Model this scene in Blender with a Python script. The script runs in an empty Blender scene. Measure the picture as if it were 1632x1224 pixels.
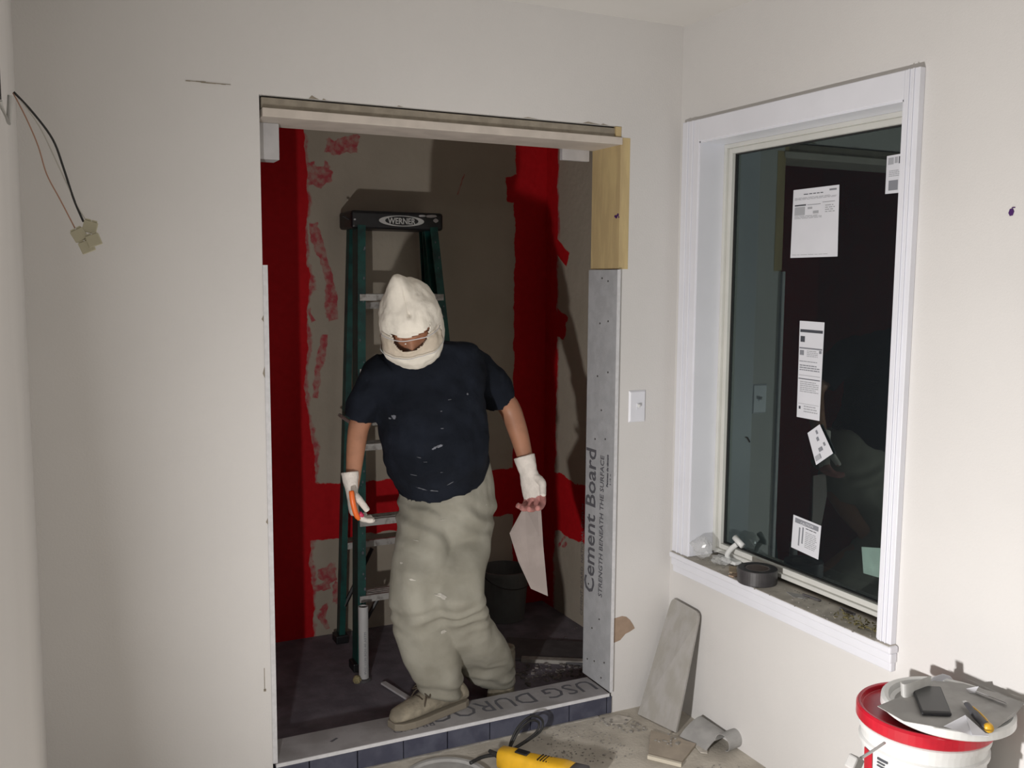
import bpy, bmesh, math, random
from mathutils import Vector, Matrix, noise
random.seed(7)
C = bpy.context.scene.collection
V = Vector
PI = math.pi
def P3(*a): return V(a)

# ---------------------------------------------------------------- camera, world, lamps, exposure
cam_d = bpy.data.cameras.new('camera'); cam = bpy.data.objects.new('camera', cam_d); C.objects.link(cam)
bpy.context.scene.camera = cam
CAMPOS = V((-2.04125, -2.84, 1.56328)); YAW, PITCH, ROLL, FPX = math.radians(26.02696), math.radians(-6.21335), math.radians(0.40468), 1529.54
f_ = V((math.sin(YAW)*math.cos(PITCH), math.cos(YAW)*math.cos(PITCH), math.sin(PITCH)))
r_ = V((math.cos(YAW), -math.sin(YAW), 0)); u_ = r_.cross(f_)
r2 = r_*math.cos(ROLL)+u_*math.sin(ROLL); u2 = -r_*math.sin(ROLL)+u_*math.cos(ROLL)
cam.matrix_world = Matrix(((r2.x, u2.x, -f_.x, CAMPOS.x), (r2.y, u2.y, -f_.y, CAMPOS.y), (r2.z, u2.z, -f_.z, CAMPOS.z), (0, 0, 0, 1)))
cam_d.sensor_width = 36; cam_d.lens = FPX/1632*36; cam_d.clip_start = 0.02

w = bpy.data.worlds.new('night'); bpy.context.scene.world = w; w.use_nodes = True
w.node_tree.nodes['Background'].inputs[0].default_value = (0.02, 0.028, 0.05, 1)
w.node_tree.nodes['Background'].inputs[1].default_value = 0.05

def area(name, loc, aim, sx, sy, power, col, spread=180):
    d = bpy.data.lights.new(name, 'AREA'); d.shape = 'RECTANGLE'; d.size = sx; d.size_y = sy; d.energy = power; d.color = col
    d.spread = math.radians(spread)
    o = bpy.data.objects.new(name, d); C.objects.link(o); o.location = loc
    o.rotation_euler = (V(aim)-V(loc)).to_track_quat('-Z', 'Y').to_euler(); return o
# a work lamp standing low on the floor of the room, just outside the frame
WL = (-1.93, -1.52, 0.60)
area('work_lamp_light', WL, (0.0, -1.56, 0.76), 0.06, 0.06, 37, (1.0, 0.97, 0.95))
# weak unseen fill added behind the camera to raise the ambient light
area('ambient_fill_light', (-1.0, -3.7, 2.40), (-0.8, -3.3, 0), 0.5, 0.5, 8, (1.0, 0.97, 0.93))
vs = bpy.context.scene.view_settings
vs.view_transform = 'Standard'; vs.look = 'None'; vs.gamma = 1; vs.use_curve_mapping = False
vs.exposure = 0.06
bpy.context.scene.cycles.max_bounces = 10
bpy.context.scene.cycles.use_denoising = True

# ---------------------------------------------------------------- materials
def nt(m):
    t = m.node_tree; return t, t.nodes, t.links
def mat(name, col, rough=0.6, var=0.0, vscale=8.0, bump=0.0, bscale=60.0, metal=0.0, spec=0.5, col2=None, fac_lo=0.4, fac_hi=0.62, stretch=None, detail=4.0, distort=0.0):
    m = bpy.data.materials.new(name); m.use_nodes = True
    t, N, L = nt(m); b = N['Principled BSDF']
    b.inputs['Base Color'].default_value = (*col, 1); b.inputs['Roughness'].default_value = rough; b.inputs['Metallic'].default_value = metal
    b.inputs['Specular IOR Level'].default_value = spec
    tc = N.new('ShaderNodeTexCoord'); src = tc.outputs['Object']
    if stretch:
        mp = N.new('ShaderNodeMapping'); mp.inputs['Scale'].default_value = stretch; L.new(src, mp.inputs['Vector']); src = mp.outputs[0]
    if var or col2:
        n = N.new('ShaderNodeTexNoise'); n.inputs['Scale'].default_value = vscale; n.inputs['Detail'].default_value = detail; n.inputs['Distortion'].default_value = distort; L.new(src, n.inputs['Vector'])
        r = N.new('ShaderNodeMapRange'); r.inputs[1].default_value = fac_lo; r.inputs[2].default_value = fac_hi; L.new(n.outputs['Fac'], r.inputs[0])
        x = N.new('ShaderNodeMix'); x.data_type = 'RGBA'; L.new(r.outputs[0], x.inputs[0])
        c2 = col2 if col2 else tuple(c*(1-var) for c in col)
        x.inputs[6].default_value = (*c2, 1); x.inputs[7].default_value = (*col, 1); L.new(x.outputs[2], b.inputs['Base Color'])
    if bump:
        n = N.new('ShaderNodeTexNoise'); n.inputs['Scale'].default_value = bscale; n.inputs['Detail'].default_value = 5; L.new(src, n.inputs['Vector'])
        bp = N.new('ShaderNodeBump'); bp.inputs['Strength'].default_value = bump; bp.inputs['Distance'].default_value = 0.01; L.new(n.outputs['Fac'], bp.inputs['Height']); L.new(bp.outputs[0], b.inputs['Normal'])
    return m

M = {}
M['wall'] = mat('wall_paint', (0.70, 0.685, 0.67), 0.75, var=0.035, vscale=2.0, bump=0.08, bscale=160)
M['ceil'] = mat('ceiling_paint', (0.72, 0.70, 0.67), 0.85, var=0.03, vscale=3)
M['trim'] = mat('white_trim_paint', (0.80, 0.81, 0.87), 0.35, var=0.04, vscale=5)
M['vinyl'] = mat('cream_window_vinyl', (0.68, 0.68, 0.64), 0.4, var=0.05, vscale=9)
M['tan'] = mat('tan_gypsum_core', (0.33, 0.29, 0.23), 0.85, var=0.2, vscale=30, bump=0.2)
M['cream'] = mat('cream_painted_board', (0.62, 0.56, 0.50), 0.6, var=0.12, vscale=14)
M['pine'] = mat('pine_stud', (0.60, 0.47, 0.24), 0.6, col2=(0.50, 0.38, 0.20), vscale=10, stretch=(3, 3, 0.5), bump=0.1)
M['jamb_board'] = mat('grey_cement_board', (0.43, 0.44, 0.46), 0.8, var=0.12, vscale=25, bump=0.1, bscale=200)
M['curb_board'] = mat('curb_cement_board', (0.34, 0.33, 0.34), 0.8, col2=(0.26, 0.25, 0.25), vscale=9, bump=0.1, bscale=200)
M['board_edge'] = mat('board_edge', (0.66, 0.66, 0.68), 0.7, var=0.1, vscale=60)
M['slate'] = mat('slate_blue_tile', (0.085, 0.09, 0.125), 0.45, col2=(0.055, 0.058, 0.088), vscale=14, bump=0.15, bscale=90)
M['grout'] = mat('dark_joint', (0.015, 0.015, 0.03), 0.9)
M['floor'] = mat('dusty_concrete_floor', (0.56, 0.52, 0.45), 0.85, col2=(0.42, 0.385, 0.33), vscale=7, bump=0.25, bscale=90)
M['panfloor'] = mat('grey_shower_floor', (0.20, 0.185, 0.215), 0.8, col2=(0.13, 0.12, 0.145), vscale=9, bump=0.25, bscale=70)
M['ink'] = mat('board_ink', (0.10, 0.10, 0.115), 0.8)
M['inklight'] = mat('faint_ink', (0.19, 0.18, 0.185), 0.8)
M['black'] = mat('black_plastic', (0.012, 0.012, 0.014), 0.45, var=0.3, vscale=40)
M['blackrub'] = mat('black_rubber', (0.02, 0.02, 0.02), 0.6)
M['screw'] = mat('screw_head', (0.10, 0.09, 0.08), 0.5, metal=0.6)
M['alu'] = mat('worn_aluminium', (0.50, 0.49, 0.47), 0.5, metal=0.35, col2=(0.22, 0.20, 0.18), vscale=35, fac_lo=0.3, fac_hi=0.5)
M['green'] = mat('green_fibreglass', (0.004, 0.075, 0.062), 0.5, col2=(0.003, 0.03, 0.03), vscale=22, fac_lo=0.3, fac_hi=0.6)
M['white'] = mat('white_plastic', (0.74, 0.75, 0.74), 0.35, var=0.06, vscale=12)
M['offwhite'] = mat('offwhite_plastic', (0.60, 0.60, 0.58), 0.5, var=0.15, vscale=18)
M['whitescrap'] = mat('white_scrap', (0.55, 0.54, 0.55), 0.7, var=0.1, vscale=18)
M['redpl'] = mat('red_plastic', (0.55, 0.012, 0.03), 0.28, var=0.2, vscale=14)
M['paper'] = mat('paper', (0.72, 0.73, 0.78), 0.8, var=0.03, vscale=10)
M['greypaper'] = mat('grey_dusty_sheet', (0.40, 0.395, 0.385), 0.8, var=0.18, vscale=16)
M['yellow'] = mat('yellow_tool_plastic', (0.75, 0.42, 0.02), 0.4, var=0.1, vscale=30)
M['orange'] = mat('orange_plastic', (0.75, 0.14, 0.02), 0.4)
M['pink'] = mat('pink_plastic', (0.55, 0.03, 0.10), 0.4)
M['skin'] = mat('skin', (0.42, 0.20, 0.12), 0.5, var=0.15, vscale=20, bump=0.05)
M['shirt'] = mat('navy_tshirt', (0.011, 0.014, 0.022), 0.95, col2=(0.007, 0.009, 0.014), vscale=9, bump=0.6, bscale=22, spec=0.15)
M['smear'] = mat('plaster_smear', (0.17, 0.18, 0.21), 0.9, var=0.4, vscale=60)
M['smear2'] = mat('light_smear', (0.50, 0.48, 0.43), 0.9, var=0.2, vscale=60)
M['pants'] = mat('dusty_khaki_trousers', (0.31, 0.30, 0.255), 0.95, col2=(0.24, 0.23, 0.19), vscale=7, bump=0.25, bscale=30, spec=0.15)
M['hood'] = mat('white_cloth_hood', (0.78, 0.735, 0.65), 0.95, var=0.08, vscale=14, bump=0.2, bscale=70, spec=0.15)
M['glove'] = mat('white_knit_glove', (0.72, 0.67, 0.62), 0.95, var=0.1, vscale=40, bump=0.3, bscale=150, spec=0.15)
M['glovered'] = mat('reddened_glove_fingertips', (0.50, 0.22, 0.20), 0.8, var=0.3, vscale=30)
M['boot'] = mat('tan_work_boot', (0.30, 0.265, 0.20), 0.85, var=0.3, vscale=30, bump=0.3)
M['lace'] = mat('brown_lace', (0.06, 0.045, 0.03), 0.8)
M['sole'] = mat('boot_sole', (0.20, 0.175, 0.135), 0.8)
M['plank'] = mat('weathered_grey_board', (0.40, 0.385, 0.37), 0.8, col2=(0.35, 0.335, 0.305), vscale=14, stretch=(2, 2, 0.8), bump=0.15)
M['wood'] = mat('tan_wood', (0.46, 0.36, 0.25), 0.8, col2=(0.34, 0.27, 0.19), vscale=20, stretch=(1, 4, 1))
M['hardboard'] = mat('dusty_hardboard', (0.42, 0.36, 0.29), 0.85, var=0.15, vscale=18)
M['paleedge'] = mat('pale_broken_edge', (0.60, 0.55, 0.45), 0.8)
M['tape'] = mat('dark_grey_duct_tape', (0.055, 0.052, 0.055), 0.42, var=0.2, vscale=50)
M['tapecore'] = mat('grey_tape_core', (0.23, 0.20, 0.19), 0.8)
M['silldust'] = mat('dusty_sill_top', (0.60, 0.56, 0.50), 0.85, col2=(0.46, 0.43, 0.38), vscale=22)
M['torn'] = mat('torn_brown_paper', (0.36, 0.26, 0.19), 0.85, var=0.1, vscale=40)
M['insul'] = mat('yellow_brown_fibre', (0.22, 0.19, 0.08), 0.95, var=0.5, vscale=80)
M['rubble'] = mat('grey_rubble', (0.36, 0.34, 0.31), 0.9, var=0.3, vscale=30)
M['rubble_dark'] = mat('dark_rubble', (0.22, 0.20, 0.19), 0.9, var=0.5, vscale=30)
M['copper'] = mat('red_brown_wire', (0.38, 0.21, 0.14), 0.5)
M['whitewire'] = mat('white_wire', (0.50, 0.48, 0.44), 0.5)
M['connector'] = mat('clear_beige_connector', (0.46, 0.43, 0.31), 0.4)
M['purple'] = mat('purple_mark', (0.06, 0.01, 0.12), 0.6)
M['pale'] = mat('pale_dirty_sheet', (0.34, 0.29, 0.27), 0.8, var=0.15, vscale=12)
M['darkpail'] = mat('grey_green_pail', (0.13, 0.135, 0.13), 0.5, var=0.15, vscale=12)
M['darkboard'] = mat('dark_grey_board', (0.10, 0.095, 0.10), 0.8, var=0.2, vscale=20)
M['steel'] = mat('steel', (0.5, 0.5, 0.5), 0.35, metal=0.9)
M['printgrey'] = mat('print_grey', (0.40, 0.41, 0.44), 0.8)
M['printmid'] = mat('print_mid_grey', (0.24, 0.25, 0.28), 0.8)
M['printdark'] = mat('print_dark', (0.06, 0.065, 0.08), 0.8)
M['night'] = mat('dark_outdoors', (0.012, 0.016, 0.018), 0.9)
M['pvc'] = mat('white_pvc', (0.60, 0.60, 0.60), 0.4, var=0.05, vscale=20)
M['foam'] = mat('yellow_foam', (0.40, 0.34, 0.18), 0.9, var=0.2, vscale=60)

def glassy(name, tint, rough, alpha, ior=1.45, dust=0):
    m = bpy.data.materials.new(name); m.use_nodes = True
    t, N, L = nt(m); N.remove(N['Principled BSDF'])
    o = N['Material Output']; tr = N.new('ShaderNodeBsdfTransparent'); gl = N.new('ShaderNodeBsdfGlossy'); fr = N.new('ShaderNodeFresnel'); mx = N.new('ShaderNodeMixShader')
    tr.inputs[0].default_value = (*tint, 1); gl.inputs['Roughness'].default_value = rough; gl.inputs[0].default_value = (0.68, 0.86, 0.84, 1); fr.inputs[0].default_value = ior
    ge = N.new('ShaderNodeNewGeometry'); mu = N.new('ShaderNodeMath'); mu.operation = 'MULTIPLY'; sb = N.new('ShaderNodeMath'); sb.operation = 'SUBTRACT'; sb.inputs[0].default_value = 1.0; L.new(ge.outputs['Backfacing'], sb.inputs[1]); L.new(sb.outputs[0], mu.inputs[1])
    if alpha:
        a = N.new('ShaderNodeMath'); a.operation = 'ADD'; a.inputs[1].default_value = alpha; a.use_clamp = True; L.new(fr.outputs[0], a.inputs[0]); L.new(a.outputs[0], mu.inputs[0])
    else: L.new(fr.outputs[0], mu.inputs[0])
    L.new(mu.outputs[0], mx.inputs[0])
    L.new(tr.outputs[0], mx.inputs[1]); L.new(gl.outputs[0], mx.inputs[2])
    if dust:  # pale diffuse haze painted in to brighten the dark, reflecting pane
        df = N.new('ShaderNodeBsdfDiffuse'); df.inputs[0].default_value = (0.48, 0.52, 0.60, 1); m2 = N.new('ShaderNodeMixShader'); m2.inputs[0].default_value = dust
        L.new(mx.outputs[0], m2.inputs[1]); L.new(df.outputs[0], m2.inputs[2]); L.new(m2.outputs[0], o.inputs[0])
    else: L.new(mx.outputs[0], o.inputs[0])
    return m
M['glass'] = glassy('window_glass', (0.80, 0.88, 0.86), 0.0, 0.10, 1.5, 0.014)
M['goggle'] = glassy('clear_goggle', (0.94, 0.92, 0.90), 0.15, 0.02, 1.12)
def bagmat():
    m = bpy.data.materials.new('clear_crumpled_plastic'); m.use_nodes = True
    t, N, L = nt(m); b = N['Principled BSDF']; o = N['Material Output']
    b.inputs['Base Color'].default_value = (0.75, 0.76, 0.76, 1); b.inputs['Roughness'].default_value = 0.18
    tr = N.new('ShaderNodeBsdfTransparent'); mx = N.new('ShaderNodeMixShader'); mx.inputs[0].default_value = 0.33
    L.new(tr.outputs[0], mx.inputs[1]); L.new(b.outputs[0], mx.inputs[2]); L.new(mx.outputs[0], o.inputs[0]); return m
M['bag'] = bagmat()

def alcove_mat(name, side):
    """unpainted grey-tan wall board with red waterproofing brushed over the joints; the masks are shapes of the paint itself"""
    m = bpy.data.materials.new(name); m.use_nodes = True
    t, N, L = nt(m); b = N['Principled BSDF']; b.inputs['Roughness'].default_value = 0.75; b.inputs['Specular IOR Level'].default_value = 0.25
    tc = N.new('ShaderNodeTexCoord'); sp = N.new('ShaderNodeSeparateXYZ'); L.new(tc.outputs['Object'], sp.inputs[0])
    def math_(op, a, bb=None, cl=False):
        n = N.new('ShaderNodeMath'); n.operation = op; n.use_clamp = cl
        for i, q in enumerate((a, bb)):
            if q is None: continue
            if isinstance(q, (int, float)): n.inputs[i].default_value = q
            else: L.new(q, n.inputs[i])
        return n.outputs[0]
    def noise_(scale, amp, detail=3, w=0.0, st=(1, 1, 1)):
        mp = N.new('ShaderNodeMapping'); mp.inputs['Location'].default_value = (w, w*1.7, w*0.3); mp.inputs['Scale'].default_value = st
        L.new(tc.outputs['Object'], mp.inputs[0])
        n = N.new('ShaderNodeTexNoise'); n.inputs['Scale'].default_value = scale; n.inputs['Detail'].default_value = detail; L.new(mp.outputs[0], n.inputs['Vector'])
        return math_('MULTIPLY', math_('SUBTRACT', n.outputs['Fac'], 0.5), amp)
    X = sp.outputs[0] if side == 'back' else sp.outputs[1]; Z = sp.outputs[2]
    n1 = noise_(5, 0.10, 4, 3.1, (1, 1, 0.8)); n2 = noise_(16, 0.035, 5, 7.7)
    nn = math_('ADD', n1, n2)
    Xn = math_('ADD', X, nn); Zn = math_('ADD', Z, nn)
    def soft(v, edge=0.003): return math_('MULTIPLY', v, 1/edge, True)      # v>0 inside
    def box(cx, cz, hx, hz, ang, edge=0.004, amp=1.0, f=False):
        dx = math_('SUBTRACT', Xf if f else Xn, cx); dz = math_('SUBTRACT', Zf if f else Zn, cz); c, s = math.cos(ang), math.sin(ang)
        u = math_('ADD', math_('MULTIPLY', dx, c), math_('MULTIPLY', dz, s)); v = math_('SUBTRACT', math_('MULTIPLY', dz, c), math_('MULTIPLY', dx, s))
        du = math_('SUBTRACT', hx, math_('ABSOLUTE', u)); dv = math_('SUBTRACT', hz, math_('ABSOLUTE', v))
        return soft(math_('MINIMUM', du, dv), edge)
    Xf = math_('ADD', Xn, noise_(14, 0.10, 4, 5.5)); Zf = math_('ADD', Zn, noise_(12, 0.12, 4, 9.1))
    masks = []; faint = []
    if side == 'back':
        masks += [soft(math_('SUBTRACT', -1.03, Xn)), soft(math_('SUBTRACT', math_('ADD', X, n2), -0.068)), box(-0.5, 0.555, 0.62, 0.118, 0)]
        masks += [box(-0.055, 1.985, 0.050, 0.055, 0.1)]
        faint += [box(-0.955, 1.60, 0.022, 0.21, -0.0+0.20), box(-0.985, 2.00, 0.055, 0.040, 0.2, f=True), box(-0.875, 2.115, 0.075, 0.035, 0.1, f=True), box(-0.975, 1.20, 0.014, 0.13, -0.12), box(-1.01, 1.42, 0.012, 0.03, 0.5),
                  box(-0.96, 0.27, 0.035, 0.04, 0.4, f=True), box(-1.0, 0.22, 0.05, 0.02, 0.1, f=True), box(-0.93, 0.18, 0.02, 0.06, -0.3, f=True), box(-0.99, 0.08, 0.02, 0.05, 0.3, f=True), box(-0.34, 1.98, 0.004, 0.05, -0.35)]
    else:
        masks += [soft(math_('SUBTRACT', Xn, 1.075)), box(0.62, 0.52, 0.6, 0.135, 0)]
        masks += [box(1.06, 1.70, 0.09, 0.035, 0.5), box(1.04, 1.36, 0.05, 0.06, 0.3)]
        faint += [box(1.0, 0.34, 0.01, 0.05, 0.5), box(0.97, 0.33, 0.01, 0.03, 0.4)]
    def mx(lst):
        v = lst[0]
        for q in lst[1:]: v = math_('MAXIMUM', v, q)
        return v
    dry = N.new('ShaderNodeTexNoise'); dry.inputs['Scale'].default_value = 38; dry.inputs['Detail'].default_value = 6; L.new(tc.outputs['Object'], dry.inputs['Vector'])
    dr = N.new('ShaderNodeMapRange'); dr.inputs[1].default_value = 0.36; dr.inputs[2].default_value = 0.62; dr.inputs[4].default_value = 0.75; L.new(dry.outputs['Fac'], dr.inputs[0]); dr.inputs[3].default_value = 0.3; dr.inputs[4].default_value = 0.85
    halo = soft(math_('SUBTRACT', -1.015, math_('ADD', Xn, noise_(11, 0.08, 4, 1.3))), 0.01) if side == 'back' else soft(math_('SUBTRACT', Xn, 1.06), 0.01)
    fm = math_('MULTIPLY', mx(faint+[halo]), dr.outputs[0])
    full = mx(masks)
    base = N.new('ShaderNodeTexNoise'); base.inputs['Scale'].default_value = 6; base.inputs['Detail'].default_value = 6; L.new(tc.outputs['Object'], base.inputs['Vector'])
    a = N.new('ShaderNodeMix'); a.data_type = 'RGBA'; a.inputs[6].default_value = (0.36, 0.32, 0.255, 1); a.inputs[7].default_value = (0.45, 0.40, 0.33, 1); L.new(base.outputs['Fac'], a.inputs[0])
    b1 = N.new('ShaderNodeMix'); b1.data_type = 'RGBA'; L.new(fm, b1.inputs[0]); L.new(a.outputs[2], b1.inputs[6]); b1.inputs[7].default_value = (0.42, 0.02, 0.045, 1)
    b2 = N.new('ShaderNodeMix'); b2.data_type = 'RGBA'; L.new(full, b2.inputs[0]); L.new(b1.outputs[2], b2.inputs[6])
    rc = N.new('ShaderNodeMix'); rc.data_type = 'RGBA'; L.new(dry.outputs['Fac'], rc.inputs[0]); rc.inputs[6].default_value = (0.40, 0.002, 0.006, 1); rc.inputs[7].default_value = (0.56, 0.006, 0.012, 1)
    L.new(rc.outputs[2], b2.inputs[7]); L.new(b2.outputs[2], b.inputs['Base Color'])
    bp = N.new('ShaderNodeBump'); bp.inputs['Strength'].default_value = 0.25; bp.inputs['Distance'].default_value = 0.01; L.new(dry.outputs['Fac'], bp.inputs['Height']); L.new(bp.outputs[0], b.inputs['Normal'])
    return m
M['alc_back'] = alcove_mat('board_with_red_membrane_back', 'back')
M['alc_side'] = alcove_mat('board_with_red_membrane_side', 'side')
M['alc_plain'] = mat('red_membrane_plain', (0.42, 0.004, 0.010), 0.7, var=0.2, vscale=10)

# ---------------------------------------------------------------- mesh helpers
def nb(): return bmesh.new()
def box(bm, lo, hi, mtx=None):
    lo, hi = V(lo), V(hi); c = [(x, y, z) for x in (lo.x, hi.x) for y in (lo.y, hi.y) for z in (lo.z, hi.z)]
    vs_ = [bm.verts.new(mtx @ V(p) if mtx else V(p)) for p in c]
    for q in ((0, 1, 3, 2), (4, 6, 7, 5), (0, 4, 5, 1), (2, 3, 7, 6), (0, 2, 6, 4), (1, 5, 7, 3)): bm.faces.new([vs_[i] for i in q])
    return vs_
def prism(bm, pts, off):
    """closed polygon of 3-D points, thickened by the vector off"""
    off = V(off); a = [bm.verts.new(V(p)) for p in pts]; b = [bm.verts.new(V(p)+off) for p in pts]; n = len(pts)
    bm.faces.new(a); bm.faces.new(b[::-1])
    for i in range(n): bm.faces.new((a[i], b[i], b[(i+1) % n], a[(i+1) % n]))
def ring(c, ax, ay, n=20): return [c+ax*math.cos(2*PI*i/n)+ay*math.sin(2*PI*i/n) for i in range(n)]
def skinrings(bm, rings, cap=True):
    rr = [[bm.verts.new(p) for p in r] for r in rings]; n = len(rr[0])
    for a, b in zip(rr, rr[1:]):
        for i in range(n): bm.faces.new((a[i], a[(i+1) % n], b[(i+1) % n], b[i]))
    if cap: bm.faces.new(rr[0][::-1]); bm.faces.new(rr[-1])
    return rr
def tube(bm, pts, r, n=8, cap=True, flat=1.0, up=None):
    pts = [V(p) for p in pts]; rr = r if isinstance(r, (list, tuple)) else [r]*len(pts); out = []; ref = V(up) if up else None
    for i, p in enumerate(pts):
        t = (pts[min(i+1, len(pts)-1)]-pts[max(i-1, 0)]).normalized()
        if ref is None: ref = V((0, 0, 1)) if abs(t.z) < 0.9 else V((1, 0, 0))
        a = t.cross(ref).normalized(); b = a.cross(t).normalized(); ref = b
        out.append(ring(p, a*rr[i], b*rr[i]*flat, n))
    skinrings(bm, out, cap)
def lathe(bm, c, prof, n=40, mtx=None):
    """prof: (radius, z) outline; closed loop not required"""
    c = V(c); rows = []
    for r, z in prof:
        rows.append([bm.verts.new((mtx @ V((r*math.cos(2*PI*i/n), r*math.sin(2*PI*i/n), z)) if mtx else V((r*math.cos(2*PI*i/n), r*math.sin(2*PI*i/n), z)))+c) for i in range(n)] if r > 1e-6 else [bm.verts.new((mtx @ V((0, 0, z)) if mtx else V((0, 0, z)))+c)])
    for a, b in zip(rows, rows[1:]):
        for i in range(n):
            j = (i+1) % n
            if len(a) == 1 and len(b) == 1: continue
            if len(a) == 1: bm.faces.new((a[0], b[j], b[i]))
            elif len(b) == 1: bm.faces.new((a[i], a[j], b[0]))
            else: bm.faces.new((a[i], a[j], b[j], b[i]))
def spline(pts, n=6):
    pts = [V(p) for p in pts]; out = []
    for i in range(len(pts)-1):
        p0 = pts[max(i-1, 0)]; p1 = pts[i]; p2 = pts[i+1]; p3 = pts[min(i+2, len(pts)-1)]
        for k in range(n):
            t = k/n; out.append(0.5*((2*p1)+(p2-p0)*t+(2*p0-5*p1+4*p2-p3)*t*t+(3*p1-p0-3*p2+p3)*t**3))
    out.append(pts[-1]); return out
def obj(name, bm, m, parent=None, smooth=False, bevel=0.0, seg=2, label=None):
    bmesh.ops.recalc_face_normals(bm, faces=bm.faces)
    me = bpy.data.meshes.new(name); bm.to_mesh(me); bm.free()
    for x in (m if isinstance(m, (list, tuple)) else [m]): me.materials.append(M[x] if isinstance(x, str) else x)
    if smooth: me.polygons.foreach_set('use_smooth', [True]*len(me.polygons))
    o = bpy.data.objects.new(name, me); C.objects.link(o)
    if bevel:
        b = o.modifiers.new('bevel', 'BEVEL'); b.width = bevel; b.segments = seg; b.limit_method = 'ANGLE'; b.angle_limit = math.radians(40)
    if parent is not None:
        o.parent = parent; o.matrix_parent_inverse = Matrix.Translation(-parent.location) if parent.type == 'EMPTY' else Matrix()
    if label: o['label'] = label
    return o
def sbox(name, lo, hi, m, parent=None, bevel=0.0, label=None):
    bm = nb(); box(bm, lo, hi); return obj(name, bm, m, parent, bevel=bevel, label=label)
def structure(o, label=None):
    o['kind'] = 'structure'
    if label: o['label'] = label
    return o
def thing(name, loc, label, cat, group=None):
    o = bpy.data.objects.new(name, None); C.objects.link(o); o.location = loc; o.empty_display_size = 0.05
    o['label'] = label; o['category'] = cat
    if group: o['group'] = group
    return o
def tag(o, label, cat, group=None, kind=None):
    o['label'] = label; o['category'] = cat
    if group: o['group'] = group
    if kind: o['kind'] = kind
    return o
def text(name, s, size, m, parent, origin, xdir, ydir, thick=0.0006, bold=0.0, sx=1.0, shear=0.0):
    cu = bpy.data.curves.new(name, 'FONT'); cu.body = s; cu.size = size; cu.extrude = thick/2; cu.offset = bold; cu.shear = shear; cu.resolution_u = 2
    t = bpy.data.objects.new(name+'_curve', cu); C.objects.link(t)
    dg = bpy.context.evaluated_depsgraph_get(); me = bpy.data.meshes.new_from_object(t.evaluated_get(dg)); bpy.data.objects.remove(t)
    xd = V(xdir).normalized(); yd = V(ydir).normalized(); zd = xd.cross(yd)
    mt = Matrix(((xd.x*sx, yd.x, zd.x, origin[0]), (xd.y*sx, yd.y, zd.y, origin[1]), (xd.z*sx, yd.z, zd.z, origin[2]), (0, 0, 0, 1)))
    me.transform(mt); me.materials.clear(); me.materials.append(M[m])
    o = bpy.data.objects.new(name, me); C.objects.link(o)
    if parent is not None:
        o.parent = parent; o.matrix_parent_inverse = Matrix.Translation(-parent.location) if parent.type == 'EMPTY' else Matrix()
    return o
def cloth(name, parts, m, parent, voxel=0.007, smooth=6, wr=0.006, wfn=None, label=None, subsurf=0):
    """parts: list of ring lists; fused into one surface, smoothed, then wrinkled along the normals"""
    bm = nb()
    for rings in parts: skinrings(bm, rings)
    bmesh.ops.recalc_face_normals(bm, faces=bm.faces)
    me = bpy.data.meshes.new('t'); bm.to_mesh(me); bm.free(); o = bpy.data.objects.new('t', me); C.objects.link(o)
    r = o.modifiers.new('r', 'REMESH'); r.mode = 'VOXEL'; r.voxel_size = voxel; r.use_smooth_shade = True
    if smooth:
        s = o.modifiers.new('s', 'SMOOTH'); s.factor = 0.5; s.iterations = smooth
    dg = bpy.context.evaluated_depsgraph_get(); dg.update(); me2 = bpy.data.meshes.new_from_object(o.evaluated_get(dg))
    bpy.data.objects.remove(o)
    if wfn:
        nrm = [v.normal.copy() for v in me2.vertices]
        for v, nn in zip(me2.vertices, nrm): v.co += nn*wfn(v.co)*wr
    me2.name = name
    for x in (m if isinstance(m, (list, tuple)) else [m]): me2.materials.append(M[x])
    me2.polygons.foreach_set('use_smooth', [True]*len(me2.polygons))
    q = bpy.data.objects.new(name, me2); C.objects.link(q)
    q.parent = parent; q.matrix_parent_inverse = Matrix.Translation(-parent.location) if parent.type == 'EMPTY' else Matrix()
    if label: q['label'] = label
    return q

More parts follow.
